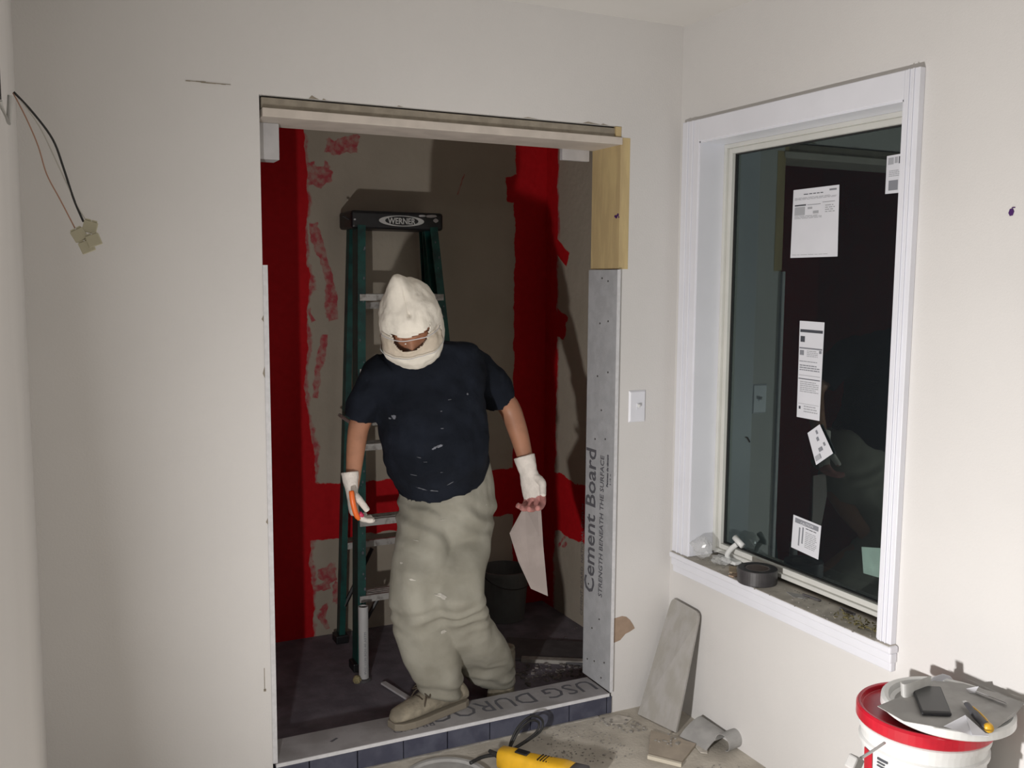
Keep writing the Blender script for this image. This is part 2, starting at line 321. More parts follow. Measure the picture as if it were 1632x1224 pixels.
# ---------------------------------------------------------------- the room
CH = 2.44; ZT = 2.083; XL, XR = -1.455, -0.245; D = 1.19; JD = 0.186; LW = -2.082
WY0, WY1, WZ0, WZ1 = -0.127, -0.997, 0.590, 2.036            # window hole
def wall_front():
    bm = nb()
    box(bm, (LW-0.1, 0, 0), (XL-0.008, 0.10, CH)); box(bm, (XR, 0, 0), (0.14, 0.10, CH)); box(bm, (XL-0.008, 0, ZT), (XR, 0.10, CH))
    bmesh.ops.remove_doubles(bm, verts=bm.verts, dist=1e-5)
    o = structure(obj('wall_front', bm, 'wall'), 'cream painted wall with the rough doorway cut into it')
    # torn paper patch, slits and marks, each thin relief on the face
    bm = nb(); P = [(XR+0.004, 0, 0.353), (-0.205, 0, 0.357), (-0.188, 0, 0.352), (-0.172, 0, 0.338), (-0.158, 0, 0.318), (-0.150, 0, 0.303), (-0.170, 0, 0.294), (-0.190, 0, 0.288), (-0.212, 0, 0.268), (XR+0.004, 0, 0.262)]
    prism(bm, P, (0, -0.0012, 0)); obj('torn_patch', bm, 'torn', o, label='torn brown paper showing through the paint')
    bm = nb()
    for i in range(9):
        x = -1.662+0.0135*i; box(bm, (x, -0.0016, 2.1005+random.uniform(-.001, .0015)), (x+0.013, 0, 2.1025+random.uniform(0, .003)*(1 if i < 4 else 0)))
    obj('scratch', bm, 'tan', o, label='thin horizontal gouge in the paint')
    bm = nb(); box(bm, (-1.484, -0.001, 0.318), (-1.482, 0, 0.388)); box(bm, (-1.486, -0.001, 0.314), (-1.479, 0, 0.322)); obj('scratch', bm, 'tan', o, label='short upright pencil-thin gouge')
    bm = nb()
    for x, w_, h in ((-1.32, .03, .010), (-1.28, .012, .004), (-1.05, .02, .003), (-.62, .05, .003), (-.40, .07, .006), (-.33, .03, .004)):
        prism(bm, [(x, -.001, ZT), (x+w_*.3, -.001, ZT+h), (x+w_*.6, -.001, ZT+h*.5), (x+w_, -.001, ZT)], (0, .001, 0))
    for z, hh in ((1.435, .02), (1.27, .035), (.83, .02)):
        prism(bm, [(XL-.008, -.0015, z), (XL-.014, -.0015, z+hh*.4), (XL-.011, -.0015, z+hh*.7), (XL-.008, -.0015, z+hh)], (0, .0015, 0))
    obj('ragged_edge', bm, 'tan', o)
    return o
wf = wall_front()
bm = nb(); box(bm, (0, WY0, 0), (0.14, 0.0, CH)); box(bm, (0, -4.6, 0), (0.14, WY1, CH)); box(bm, (0, WY1, 0), (0.14, WY0, WZ0-0.02)); box(bm, (0, WY1, WZ1), (0.14, WY0, CH))
wr_ = structure(obj('wall_right', bm, 'wall'), 'cream painted wall with the tall window')
bm = nb()
prism(bm, [(0, -1.306, 1.735), (0, -1.313, 1.736), (0, -1.317, 1.729), (0, -1.314, 1.720), (0, -1.307, 1.719), (0, -1.303, 1.726)], (-0.002, 0, 0)); box(bm, (-0.002, -1.319, 1.737), (0, -1.311, 1.739))
obj('paint_mark', bm, 'purple', wr_, label='small dark purple mark')
structure(sbox('wall_left', (LW-0.12, -2.15, 0), (LW, 0.0, CH), 'wall'), 'cream painted wall end at the left edge')
structure(sbox('wall_back', (-4.6, -4.7, 0), (0.14, -4.6, CH), 'wall'))
structure(sbox('wall_far_left', (-4.7, -4.6, 0), (-4.6, -2.15, CH), 'wall'))
structure(sbox('wall_side_return', (-4.6, -2.15, 0), (LW-0.12, -2.05, CH), 'wall'))
structure(sbox('ceiling', (-4.7, -4.7, CH), (0.14, 0.10, CH+0.1), 'ceil'))
structure(sbox('floor', (-4.7, -4.7, -0.05), (0.14, 0.012, 0.0), 'floor'), 'dusty beige-grey bare floor')
# alcove
structure(sbox('wall_alcove_back', (-1.62, D, 0), (0.22, D+0.05, CH+0.02), 'alc_back'), 'grey board wall with red waterproofing brushed on the corners and a band')
structure(sbox('wall_alcove_right', (0.10, 0.10, 0), (0.15, D, CH+0.02), 'alc_side'), 'grey board side wall with red waterproofing')
structure(sbox('wall_alcove_left', (-1.62, 0.10, 0), (-1.57, D, CH+0.02), 'alc_plain'))
structure(sbox('ceiling_alcove', (-1.62, 0.10, CH), (0.22, D+0.05, CH+0.05), 'ceil'))
structure(sbox('floor_alcove', (-1.62, 0.012, -0.05), (0.15, D, 0.0), 'panfloor'), 'dark grey shower floor inside the doorway')
wa = bpy.data.objects['wall_alcove_right']
text('printed_text', 'CEMENT BOARD  NATIONAL GYPSUM', 0.030, 'inklight', wa, (0.0993, 0.80, 0.05), (0, 0, 1), (0, 1, 0))
# header
hd = structure(sbox('trim_1', (XL, 0.010, 2.048), (XR, 0.10, 2.0775), 'tan'), 'rough tan header board above the doorway')
sbox('cream_board', (XL, -0.004, 2.022), (XR+0.002, JD, 2.047), 'cream', hd, bevel=0.002, label='cream painted board under the header')
sbox('header_fill', (XL, 0.10, 2.048), (XR, JD, 2.30), 'tan', hd)
sbox('end_block', (XR-0.022, 0.002, 2.049), (XR-0.001, 0.02, 2.082), 'pine', hd, label='yellow pine end block')
bm = nb(); tube(bm, [(-0.292, 0.0105, 2.063), (-0.292, 0.012, 2.063)], 0.004, 10); obj('screw', bm, 'screw', hd)
structure(sbox('trim_2', (XR-0.004, -0.001, 1.602), (XR+0.034, JD, 2.046), 'pine'), 'bare pine stud on the right side of the doorway')
bm = nb()
for k, (y, z, r) in enumerate(((0.018, 1.781, .006), (0.008, 1.787, .005), (0.026, 1.783, .004), (0.002, 1.779, .003))): tube(bm, [(XR-0.0055, y, z), (XR-0.004, y, z)], r, 8)
obj('paint_mark', bm, 'purple', bpy.data.objects['trim_2'], label='small purple scribble on the pine stud')
structure(sbox('trim_3', (XL-0.008, -0.004, 0.08), (XL+0.006, JD, 1.60), 'board_edge'), 'grey board edge lining the left side of the doorway')
# right jamb cement board
jb = thing('cement_board', (XR, 0.09, 0.083), 'tall grey cement board strip screwed to the right side of the doorway', 'board')
bm = nb(); box(bm, (XR-0.013, -0.010, 0.083), (XR, JD, 1.600)); obj('board_panel', bm, 'jamb_board', jb, bevel=0.002)
sbox('board_edge', (XR-0.0135, -0.0115, 0.083), (XR-0.001, -0.0098, 1.600), 'board_edge', jb)
for (y, z) in ((.05, 1.56), (.09, 1.57), (.045, 1.42), (.10, 1.41), (.04, 1.24), (.11, 1.22), (.08, 1.10), (.05, 1.0), (.12, .99), (.15, .44), (.07, .33), (.12, .28), (.03, .18), (.10, .16), (.15, .15), (.05, .115)):
    bm = nb(); tube(bm, [(XR-0.0145, y, z), (XR-0.0125, y, z)], 0.0032, 8); obj('screw', bm, 'screw', jb)
xt = XR-0.0138
text('printed_text', 'Cement Board', 0.098, 'ink', jb, (xt, 0.112, 0.408), (0, 0, 1), (0, 1, 0), bold=0.0012, sx=0.93)
text('printed_text', 'STRENGTH BENEATH THE SURFACE', 0.036, 'ink', jb, (xt, 0.055, 0.415), (0, 0, 1), (0, 1, 0), bold=0.0003, sx=0.90)
text('printed_text', 'Panneau de ciment', 0.016, 'ink', jb, (xt, 0.026, 0.83), (0, 0, 1), (0, 1, 0), bold=0.0008, sx=0.95)
text('printed_text', '2 1/2  in', 0.011, 'ink', jb, (xt, 0.008, 0.84), (0, 0, 1), (0, 1, 0), sx=1.1)
# curb
cb = structure(sbox('trim_4', (XL, 0.006, 0.0), (XR, 0.150, 0.066), 'grout'), 'low shower curb across the doorway, slate tiles in front')
x = XL-0.050
k = 0
while x < XR-0.005:
    x1 = min(x+0.1515, XR-0.002); lo = max(x, XL)
    if x1-lo > 0.01: sbox('tile', (lo, -0.006-0.0008*(k % 3), 0.003), (x1, 0.008, 0.0655), 'slate', cb, bevel=0.0015)
    x += 0.1550; k += 1
tb = sbox('top_board', (XL, -0.008, 0.067), (XR-0.0135, 0.150, 0.080), 'curb_board', cb, bevel=0.0015, label='grey cement board laid on the curb with large printed letters')
sbox('pale_edge', (XL, -0.0105, 0.068), (XR-0.0135, -0.0082, 0.0795), 'board_edge', cb)
text('printed_text', 'USG DUROCK', 0.118, 'ink', cb, (-0.268, 0.120, 0.0803), (-1, 0, 0), (0, -1, 0), sx=0.95)
text('printed_text', 'BRAND', 0.04, 'ink', cb, (-0.915, 0.052, 0.0803), (-1, 0, 0), (0, -1, 0), sx=1.1)
bm = nb(); prism(bm, [(-1.268, 0.062, 0.080), (-1.243, 0.078, 0.080), (-1.238, 0.072, 0.080), (-1.262, 0.055, 0.080)], (0, 0, 0.0008)); obj('gouge_mark', bm, 'ink', cb)
# thin mortar lip along the curb foot
bm = nb(); pts = [(XR-0.06, -0.006, 0)]
for i in range(61):
    x = XR-0.06-(XR-0.06-XL)*i/60; pts.append((x, -0.012-0.008*abs(noise.noise(V((x*9, 0, 0))))-random.uniform(0, .002), 0))
pts.append((XL, -0.006, 0)); prism(bm, pts, (0, 0, 0.004))
obj('mortar_lip', bm, 'rubble', cb)

# ---------------------------------------------------------------- window
wd = bpy.data.objects.new('window_1', None); C.objects.link(wd); wd.location = (0.0, -0.56, 0.59); structure(wd, 'tall casement window with white casing and dark night glass')
def casing(name, lo, hi, axis):
    """flat casing with two raised beads along its length"""
    bm = nb(); box(bm, lo, hi)
    lo, hi = V(lo), V(hi)
    if axis == 'z':
        wdt = hi.y-lo.y
        for f in (0.32, 0.62): box(bm, (lo.x-0.004, lo.y+wdt*f, lo.z), (lo.x, lo.y+wdt*(f+0.10), hi.z))
    return obj(name, bm, 'trim', wd, bevel=0.0025)
casing('casing', (-0.020, -1.043, 0.588), (0, WY1+0.003, 2.107), 'z')
casing('casing', (-0.020, WY0-0.003, 0.588), (0, -0.036, 2.107), 'z')
casing('casing', (-0.020, WY1+0.003, 2.033), (0, WY0-0.003, 2.107), 'y')
# jamb liner
bm = nb(); box(bm, (-0.016, WY0-0.008, WZ0), (0.086, WY0, WZ1)); obj('jamb', bm, 'trim', wd)
bm = nb(); box(bm, (-0.016, WY1, WZ0), (0.086, WY1+0.008, WZ1)); obj('jamb', bm, 'trim', wd)
bm = nb(); box(bm, (-0.016, WY1, WZ1-0.008), (0.086, WY0, WZ1)); obj('jamb', bm, 'trim', wd)
# frame and sash
def rectframe(name, x0, x1, ya, yb, za, zb, wid, m, bevel=0.002):
    bm = nb(); box(bm, (x0, ya-wid, za), (x1, ya, zb)); box(bm, (x0, yb, za), (x1, yb+wid, zb)); box(bm, (x0, yb+wid, zb-wid), (x1, ya-wid, zb)); box(bm, (x0, yb+wid, za), (x1, ya-wid, za+wid))
    return obj(name, bm, m, wd, bevel=bevel)
rectframe('frame', 0.084, 0.138, WY0-0.008, WY1+0.008, WZ0+0.012, WZ1-0.008, 0.014, 'vinyl')
rectframe('sash', 0.094, 0.130, WY0-0.022, WY1+0.022, WZ0+0.026, WZ1-0.022, 0.018, 'vinyl')
rectframe('gasket', 0.108, 0.126, WY0-0.040, WY1+0.040, WZ0+0.044, WZ1-0.040, 0.004, 'blackrub', 0)
sbox('pane', (0.114, WY1+0.042, WZ0+0.046), (0.118, WY0-0.042, WZ1-0.042), 'glass', wd)
sl = nb(); box(sl, (-0.033, -1.054, 0.566), (0.0, -0.036, 0.587)); obj('sill', sl, 'trim', wd, bevel=0.006, seg=3)
sl = nb(); box(sl, (-0.031, WY1-0.002, 0.586), (0.13, WY0+0.002, 0.5885)); box(sl, (-0.031, -1.046, 0.5868), (-0.001, -0.040, 0.5880)); obj('sill_top', sl, 'silldust', wd, label='dusty unpainted top of the sill')
sl = nb(); box(sl, (-0.018, -1.046, 0.512), (0, -0.040, 0.566)); box(sl, (-0.025, -1.050, 0.538), (0, -0.038, 0.566)); obj('apron', sl, 'trim', wd, bevel=0.004)
# operator crank
bm = nb(); box(bm, (0.052, -0.300, 0.592), (0.084, -0.225, 0.606)); obj('crank_base', bm, 'white', wd, bevel=0.004)
bm = nb(); tube(bm, spline([(0.058, -0.262, 0.605), (0.050, -0.262, 0.622), (0.053, -0.275, 0.645), (0.058, -0.300, 0.668)], 5), [0.009]*16, 10)
tube(bm, [(0.060, -0.286, 0.690), (0.064, -0.325, 0.668)], 0.0105, 10)
obj('crank_handle', bm, 'white', wd, smooth=True)
# scuff on the pane
bm = nb(); tube(bm, spline([(0.1125, -0.262, 1.030), (0.1125, -0.270, 1.028), (0.1125, -0.282, 1.016)], 3), 0.0025, 6); obj('scuff', bm, 'blackrub', wd)
# dark yard outside
structure(sbox('wall_outside', (3.0, -6, -1.0), (3.1, 5, 3.5), 'night'), 'dark night yard beyond the glass')
structure(sbox('ground_outside', (0.16, -6, -0.6), (3.1, 5, -0.5), 'night'))
# stickers on the glass
def sticker(P, label, marks, name='paper_sticker', peel=0.0):
    """P: four (y,z) corners in order top-left, top-right, bottom-right, bottom-left (seen from inside)"""
    X0 = 0.1138
    t = thing(name, (X0, P[0][0], P[0][1]), label, 'sticker')
    bm = nb(); prism(bm, [(X0-peel*(i in (1, 2)), y, z) for i, (y, z) in enumerate(P)], (-0.0006, 0, 0)); obj('sheet', bm, 'paper', t)
    def uv(u, v):
        a = V(P[0]).lerp(V(P[1]), u); b = V(P[3]).lerp(V(P[2]), u); return a.lerp(b, v)
    by = {}
    for (u0, v0, u1, v1, m) in marks: by.setdefault(m, []).append((u0, v0, u1, v1))
    for m, L_ in by.items():
        bm = nb()
        for (u0, v0, u1, v1) in L_:
            q = [uv(u0, v0), uv(u1, v0), uv(u1, v1), uv(u0, v1)]
            prism(bm, [(X0-0.0008-peel, p[0], p[1]) for p in q], (-0.0003, 0, 0))
        obj('print', bm, m, t)['kind'] = 'stuff'
    return t
def lines(u0, u1, v0, v1, n, m, rag=0.15, fill=0.45):
    out = []; h = (v1-v0)/n
    for i in range(n):
        u = u0
        while u < u1-0.02:
            wv = random.uniform(0.05, 0.16); e = min(u+wv, u1 if i % 4 else u1-rag*(u1-u0)); 
            if e > u: out.append((u, v0+i*h, e, v0+i*h+h*fill, m))
            u += wv+0.02
    return out
S1 = [(-0.4520, 1.8510), (-0.6470, 1.8520), (-0.6520, 1.6390), (-0.4490, 1.6380)]
sticker(S1, 'large white instruction sheet stuck high on the window glass', lines(.24, .74, .075, .10, 1, 'printdark') + [(.80, .04, .95, .065, 'printmid')] + lines(.04, .95, .125, .165, 3, 'printgrey') + [(.05, .225, .30, .245, 'printdark'), (.05, .26, .28, .38, 'printgrey'), (.33, .235, .62, .242, 'printmid'), (.66, .215, .92, .222, 'printmid'), (.34, .27, .44, .30, 'printgrey'), (.46, .33, .58, .37, 'printgrey')] + lines(.05, .65, .39, .44, 3, 'printgrey') + lines(.72, .92, .26, .38, 4, 'printgrey') + lines(.04, .94, .955, .97, 1, 'printgrey'))
S2 = [(-0.5030, 1.4400), (-0.6100, 1.4390), (-0.6060, 1.1330), (-0.5060, 1.1330)]
sticker(S2, 'tall narrow white energy rating label in the middle of the glass', [(.04, .085, .96, .115, 'printdark'), (.06, .155, .24, .215, 'printdark'), (.03, .27, .97, .285, 'printmid'), (.05, .30, .22, .35, 'printmid'), (.85, .29, .95, .32, 'printmid')] + lines(.35, .8, .30, .37, 4, 'printgrey') + lines(.04, .92, .41, .425, 1, 'printmid') + lines(.06, .9, .45, .52, 3, 'printmid') + [(.04, .555, .94, .560, 'printgrey'), (.03, .59, .94, .598, 'printdark')] + lines(.1, .9, .62, .74, 6, 'printgrey') + [(.05, .85, .94, .854, 'printgrey'), (.08, .88, .16, .91, 'printdark')] + lines(.3, .9, .87, .95, 3, 'printgrey'))
S3 = [(-0.8240, 1.9160), (-0.8960, 1.9180), (-0.8970, 1.8110), (-0.8240, 1.8110)]
sticker(S3, 'white label half hidden behind the right window casing, high on the glass', [(.08, .06, .35, .24, 'printgrey'), (.40, .06, .55, .22, 'printgrey'), (.60, .06, .68, .24, 'printdark'), (.15, .66, .60, .92, 'printmid')] + lines(.15, .7, .40, .58, 4, 'printgrey'))
S4 = [(-0.5570, 1.0880), (-0.6140, 1.1240), (-0.6750, 1.0430), (-0.6000, 0.9930)]
s4 = sticker(S4, 'small crumpled white tag hanging askew below the tall label', [(.12, .78, .40, .93, 'printgrey'), (.5, .30, .62, .42, 'printmid'), (.42, .62, .62, .74, 'printmid'), (.75, .55, .85, .66, 'printmid'), (.6, .1, .7, .22, 'printmid')], name='paper_tag', peel=0.006)
S5 = [(-0.5090, 0.8140), (-0.6330, 0.8060), (-0.6260, 0.6960), (-0.5040, 0.7050)]
s5 = sticker(S5, 'white caution label with a dark header low on the glass', [(.08, .06, .92, .20, 'printmid'), (.24, .30, .29, .85, 'printmid'), (.36, .26, .41, .75, 'printmid')] + lines(.48, .92, .25, .30, 1, 'printdark') + lines(.48, .9, .36, .85, 9, 'printgrey'))
text('printed_text', 'CAUTION', 0.0125, 'paper', s5, (0.1122, S5[0][0]-0.034, S5[0][1]-0.0235), (0, -1, 0), (0, 0, 1), thick=0.0004)
s5b = [(-0.7940, 0.7800), (-0.8710, 0.7960), (-0.8720, 0.7070), (-0.8060, 0.7030)]
bm = nb(); prism(bm, [(0.1185, y, z) for y, z in s5b], (0.0008, 0, 0)); tag(obj('paper_sticker', bm, 'offwhite'), 'dim pale square showing through the bottom right of the glass', 'sticker')

# things on the sill
t = thing('tape_roll', (0.016, -0.459, 0.5887), 'dark grey roll of duct tape lying on the window sill', 'tape')
bm = nb(); lathe(bm, (0.016, -0.459, 0.5887), [(0.038, 0.002), (0.063, 0), (0.064, 0.003), (0.064, 0.045), (0.063, 0.048), (0.042, 0.048), (0.038, 0.046), (0.038, 0.002)], 48); obj('tape', bm, 'tape', t, smooth=False, bevel=0.001)
bm = nb(); lathe(bm, (0.016, -0.459, 0.5887), [(0.035, 0.001), (0.038, 0.001), (0.038, 0.047), (0.035, 0.047), (0.035, 0.001)], 40); obj('core', bm, 'tapecore', t)
bm = nb(); lathe(bm, (0.016, -0.459, 0.5887), [(0, 0.006), (0.0348, 0.006), (0.0348, 0.020), (0, 0.022)], 30); obj('core_fill', bm, 'tapecore', t, label='dusty grey inside of the core')
def crumple(name, c, r, m, seed, sub=4, amp=0.35, parent=None):
    bm = nb(); bmesh.ops.create_icosphere(bm, subdivisions=sub, radius=1)
    for v in bm.verts:
        p = v.co.copy(); n = noise.noise(p*1.7+V((seed, 0, 0)))*amp+abs(noise.noise(p*4+V((0, seed, 0))))*amp*0.7
        v.co = V((c[0]+p.x*r[0]*(1+n), c[1]+p.y*r[1]*(1+n), max(c[2]+p.z*r[2]*(1+n), c[2]-r[2]*0.98)))
    return obj(name, bm, m, parent)
tag(crumple('plastic_bag', (0.014, -0.168, 0.629), (0.034, 0.040, 0.034), 'bag', 3.0, sub=3, amp=0.28), 'crumpled clear plastic bag in the left corner of the sill', 'bag')
tag(crumple('plastic_wrap', (0.035, -0.250, 0.603), (0.030, 0.035, 0.013), 'bag', 8.0, sub=3, amp=0.4), 'loose clear plastic wrap beside the bag on the sill', 'wrap')
def slab(name, c, half, rz, m, label=None, cat=None, parent=None, tilt=(0, 0), group=None):
    mt = Matrix.Translation(c) @ Matrix.Rotation(rz, 4, 'Z') @ Matrix.Rotation(tilt[0], 4, 'X') @ Matrix.Rotation(tilt[1], 4, 'Y')
    bm = nb(); box(bm, [-h for h in half], half, mt); o = obj(name, bm, m, parent, bevel=min(half)*0.3)
    if label: tag(o, label, cat, group)
    return o
slab('wood_shim', (0.020, -0.330, 0.592), (0.035, 0.012, 0.003), 0.9, 'wood', 'tan wood shim on the sill left of the tape roll', 'shim')
slab('wood_shim', (0.000, -0.375, 0.5915), (0.030, 0.010, 0.0025), 0.25, 'torn', 'brown wood shim on the sill against the tape roll', 'shim')
slab('dark_scrap', (0.060, -0.66, 0.592), (0.004, 0.035, 0.003), 0.1, 'darkboard', 'thin dark scrap on the sill right of the tape roll', 'scrap')
slab('dark_scrap', (0.068, -0.80, 0.592), (0.004, 0.030, 0.003), -0.05, 'darkboard', 'thin dark scrap on the sill near the right casing', 'scrap')
bm = nb(); prism(bm, [(0.03, -0.58, 0.5890), (0.055, -0.62, 0.5890), (0.045, -0.66, 0.5890), (0.015, -0.63, 0.5890)], (0, 0, 0.0015)); tag(obj('paper_scrap', bm, 'greypaper'), 'flat grey paper scrap on the sill right of the tape roll', 'scrap')
bm = nb()
for i in range(60):
    a = random.uniform(0, 2*PI); c = V((random.uniform(-.005, .05), random.uniform(-.97, -.80), 0.591+random.uniform(0, .008))); l = random.uniform(.006, .02)
    tube(bm, [c, c+V((math.cos(a)*l, math.sin(a)*l, random.uniform(-.002, .005)))], 0.0018, 4)
tag(obj('fibre_debris', bm, 'insul'), 'yellow-brown fibre and shavings at the right end of the sill', 'debris', kind='stuff')
bm = nb()
for i in range(90):
    c = V((random.uniform(-.045, .08), random.uniform(-.98, -.14), 0.5890)); s_ = random.uniform(.0008, .0022); box(bm, c-V((s_, s_, 0)), c+V((s_, s_, s_*1.4)))
tag(obj('sill_grit', bm, 'rubble'), 'grit and crumbs scattered over the sill', 'debris', kind='stuff')

# ---------------------------------------------------------------- switch, cable
t = thing('light_switch', (-0.163, 0, 1.12), 'white toggle light switch on the wall between doorway and corner', 'switch')
bm = nb(); sx0, sx1, sz0, sz1 = -0.197, -0.126, 1.063, 1.177
a = [(sx0, -0.0005, sz0), (sx1, -0.0005, sz0), (sx1, -0.0005, sz1), (sx0, -0.0005, sz1)]; b = [(sx0+.006, -.007, sz0+.006), (sx1-.006, -.007, sz0+.006), (sx1-.006, -.007, sz1-.006), (sx0+.006, -.007, sz1-.006)]
va = [bm.verts.new(p) for p in a]; vb = [bm.verts.new(p) for p in b]; bm.faces.new(vb); bm.faces.new(va[::-1])
for i in range(4): bm.faces.new((va[i], va[(i+1) % 4], vb[(i+1) % 4], vb[i]))
obj('wall_plate', bm, 'trim', t, bevel=0.001)
bm = nb(); box(bm, (-.1665, -.0085, 1.108), (-.1565, -.0068, 1.132)); obj('toggle_slot', bm, 'trim', t)
bm = nb(); box(bm, (-.165, -.020, 1.117), (-.158, -.008, 1.129), None); obj('toggle', bm, 'white', t, bevel=0.0015)
for z in (1.090, 1.150):
    bm = nb(); tube(bm, [(-.1615, -.0078, z), (-.1615, -.0068, z)], 0.003, 10); obj('screw', bm, 'trim', t)
by_ = -1.40
t = thing('electrical_cable', (LW, by_, 1.80), 'thin black, red-brown and white wires dangling from the left wall with clear push-in connectors', 'cable')
bm = nb(); box(bm, (LW, -1.400, 1.795), (LW+0.003, -1.372, 1.885)); obj('outlet_box', bm, 'blackrub', t, label='dark slot of the outlet box')
bm = nb(); tube(bm, [(LW+.001, -1.39, 1.79), (LW+.010, -1.38, 1.765), (LW+0.014, -1.38, 1.80)], 0.004, 8); obj('cable_sheath', bm, 'offwhite', t)
Y = -1.38
w1 = spline([P3(-2.0640, -1.3800, 1.8050), P3(-2.0430, -1.3800, 1.7810), P3(-2.0200, -1.3800, 1.7470), P3(-2.0080, -1.3800, 1.7090), P3(-1.9970, -1.3800, 1.6680), P3(-1.9860, -1.3800, 1.6380)], 6)
bm = nb(); tube(bm, w1, 0.0015, 8); obj('wire', bm, 'blackrub', t, smooth=True, label='black wire')
w2 = spline([P3(-2.0650, -1.3800, 1.8040), P3(-2.0510, -1.3800, 1.7730), P3(-2.0380, -1.3800, 1.7370), P3(-2.0290, -1.3800, 1.7000), P3(-2.0140, -1.3800, 1.6670), P3(-1.9970, -1.3800, 1.6290)], 6)
bm = nb(); tube(bm, w2, 0.0009, 8); obj('wire', bm, 'copper', t, smooth=True, label='red-brown wire')
w3 = spline([P3(-2.0630, -1.3800, 1.8050), P3(-2.0360, -1.3800, 1.7640), P3(-2.0150, -1.3800, 1.7140), P3(-1.9950, -1.3800, 1.6640), P3(-1.9820, -1.3800, 1.6390)], 6)
bm = nb(); tube(bm, w3, 0.0009, 8); obj('wire', bm, 'whitewire', t, smooth=True, label='white wire')
def connector(c, ang):
    mt = Matrix.Translation(c) @ Matrix.Rotation(-YAW*0.3, 4, 'Z') @ Matrix.Rotation(ang, 4, 'Y')
    bm = nb(); box(bm, (-.009, -.004, -.008), (.009, .004, .008), mt); box(bm, (-.0075, -.003, .008), (-.0005, .003, .0105), mt); box(bm, (.0005, -.003, .008), (.0075, .003, .0105), mt)
    o = obj('push_in_connector', bm, 'connector', t, bevel=0.001); return o
connector(P3(-1.9780, -1.3800, 1.6310), 0.25); connector(P3(-1.9920, -1.3800, 1.6200), -0.5); connector(P3(-1.9740, -1.3850, 1.6130), -0.35); connector(P3(-1.9830, -1.3820, 1.6040), -0.4)

# ---------------------------------------------------------------- inside the doorway
t = tag(sbox('support_block', (-1.452, 0.105, 1.915), (-1.385, 0.185, 2.021), 'whitescrap'), 'white block hanging below the header at the left top corner', 'block')
tag(sbox('support_block', (-0.372, 0.187, 1.985), (-0.262, 0.205, 2.060), 'whitescrap'), 'white block hanging below the header at the right top corner', 'block')

# ladder
LT = V((-0.70, 0.85, 0))
lad = thing('step_ladder', (-0.70, 0.85, 0), 'green fibreglass step ladder with a black top cap standing behind the person', 'ladder')
def rail(p, q, wx, wy, name, m='green', inner=1):
    """channel rail from p to q: web plus two flanges"""
    p, q = V(p), V(q); d = (q-p); L_ = d.length; z = d.normalized(); x = V((1, 0, 0)); x = (x-z*x.dot(z)).normalized(); y = z.cross(x)
    mt = Matrix(((x.x, y.x, z.x, p.x), (x.y, y.y, z.y, p.y), (x.z, y.z, z.z, p.z), (0, 0, 0, 1))); bm = nb()
    s = inner
    box(bm, (-0.003, -wy/2, 0), (0.003, wy/2, L_), mt)
    x0, x1 = sorted((0.003*s, s*wx)); box(bm, (x0, -wy/2, 0), (x1, -wy/2+0.006, L_), mt); box(bm, (x0, wy/2-0.006, 0), (x1, wy/2, L_), mt)
    return obj(name, bm, m, lad)
FLt, FLb = V((-0.880, 1.00, 1.775)), V((-0.968, 0.77, 0.03)); FRt, FRb = V((-0.540, 1.00, 1.775)), V((-0.430, 0.77, 0.03))
BLt, BLb = V((-0.880, 1.10, 1.775)), V((-0.948, 1.09, 0.03)); BRt, BRb = V((-0.540, 1.10, 1.775)), V((-0.44, 1.09, 0.03))
rail(FLb, FLt, 0.030, 0.075, 'front_rail'); rail(FRb, FRt, 0.030, 0.075, 'front_rail', inner=-1)
rail(BLb, BLt, 0.022, 0.045, 'rear_rail'); rail(BRb, BRt, 0.022, 0.045, 'rear_rail', inner=-1)
for b_ in (FLb, FRb, BLb, BRb): sbox('foot', (b_.x-0.02, b_.y-0.035, 0), (b_.x+0.035, b_.y+0.035, 0.035), 'black', lad, bevel=0.004)
for zz in (0.30, 0.60, 0.90, 1.20, 1.50):
    f = (zz-0.03)/1.745; a = FLb.lerp(FLt, f); b = FRb.lerp(FRt, f)
    bm = nb(); box(bm, (a.x+0.004, a.y-0.040, zz-0.003), (b.x-0.004, a.y+0.040, zz)); box(bm, (a.x+0.004, a.y-0.043, zz-0.026), (b.x-0.004, a.y-0.039, zz)); box(bm, (a.x+0.004, a.y+0.039, zz-0.018), (b.x-0.004, a.y+0.042, zz))
    for g in (-.02, 0, .02): box(bm, (a.x+0.006, a.y+g-0.002, zz), (b.x-0.006, a.y+g+0.002, zz+0.0015))
    obj('step', bm, 'alu', lad)
for zz in (0.42, 0.95, 1.45):
    f = (zz-0.03)/1.745; a = BLb.lerp(BLt, f); b = BRb.lerp(BRt, f)
    sbox('rear_brace', (a.x+0.004, a.y-0.012, zz-0.014), (b.x-0.004, a.y+0.004, zz+0.014), 'alu', lad)
def bar(name, p, q, r, m, parent, n=6):
    bm = nb(); tube(bm, [p, q], r, n); return obj(name, bm, m, parent)
bar('knee_brace', (-0.930, 0.80, 0.16), (-0.85, 0.81, 0.285), 0.008, 'black', lad); bar('knee_brace', (-0.455, 0.80, 0.16), (-0.54, 0.81, 0.285), 0.008, 'black', lad)
bar('rear_diagonal', (-0.925, 1.075, 0.16), (-0.80, 1.075, 0.40), 0.009, 'black', lad)
for X in (-0.935, -0.50): bar('spreader', (X, 0.90, 0.98), (X, 1.08, 0.99), 0.008, 'alu', lad)
bm = nb(); box(bm, (-0.908, 0.965, 1.765), (-0.510, 1.150, 1.838)); cap = obj('top_cap', bm, 'black', lad, bevel=0.012, seg=3)
bm = nb(); lathe(bm, (0, 0, 0), [(0, 0), (0.098, 0), (0.098, 0.002), (0, 0.002)], 40, Matrix(((1, 0, 0), (0, 0, -1), (0, 0.225, 0))).to_3x3()); 
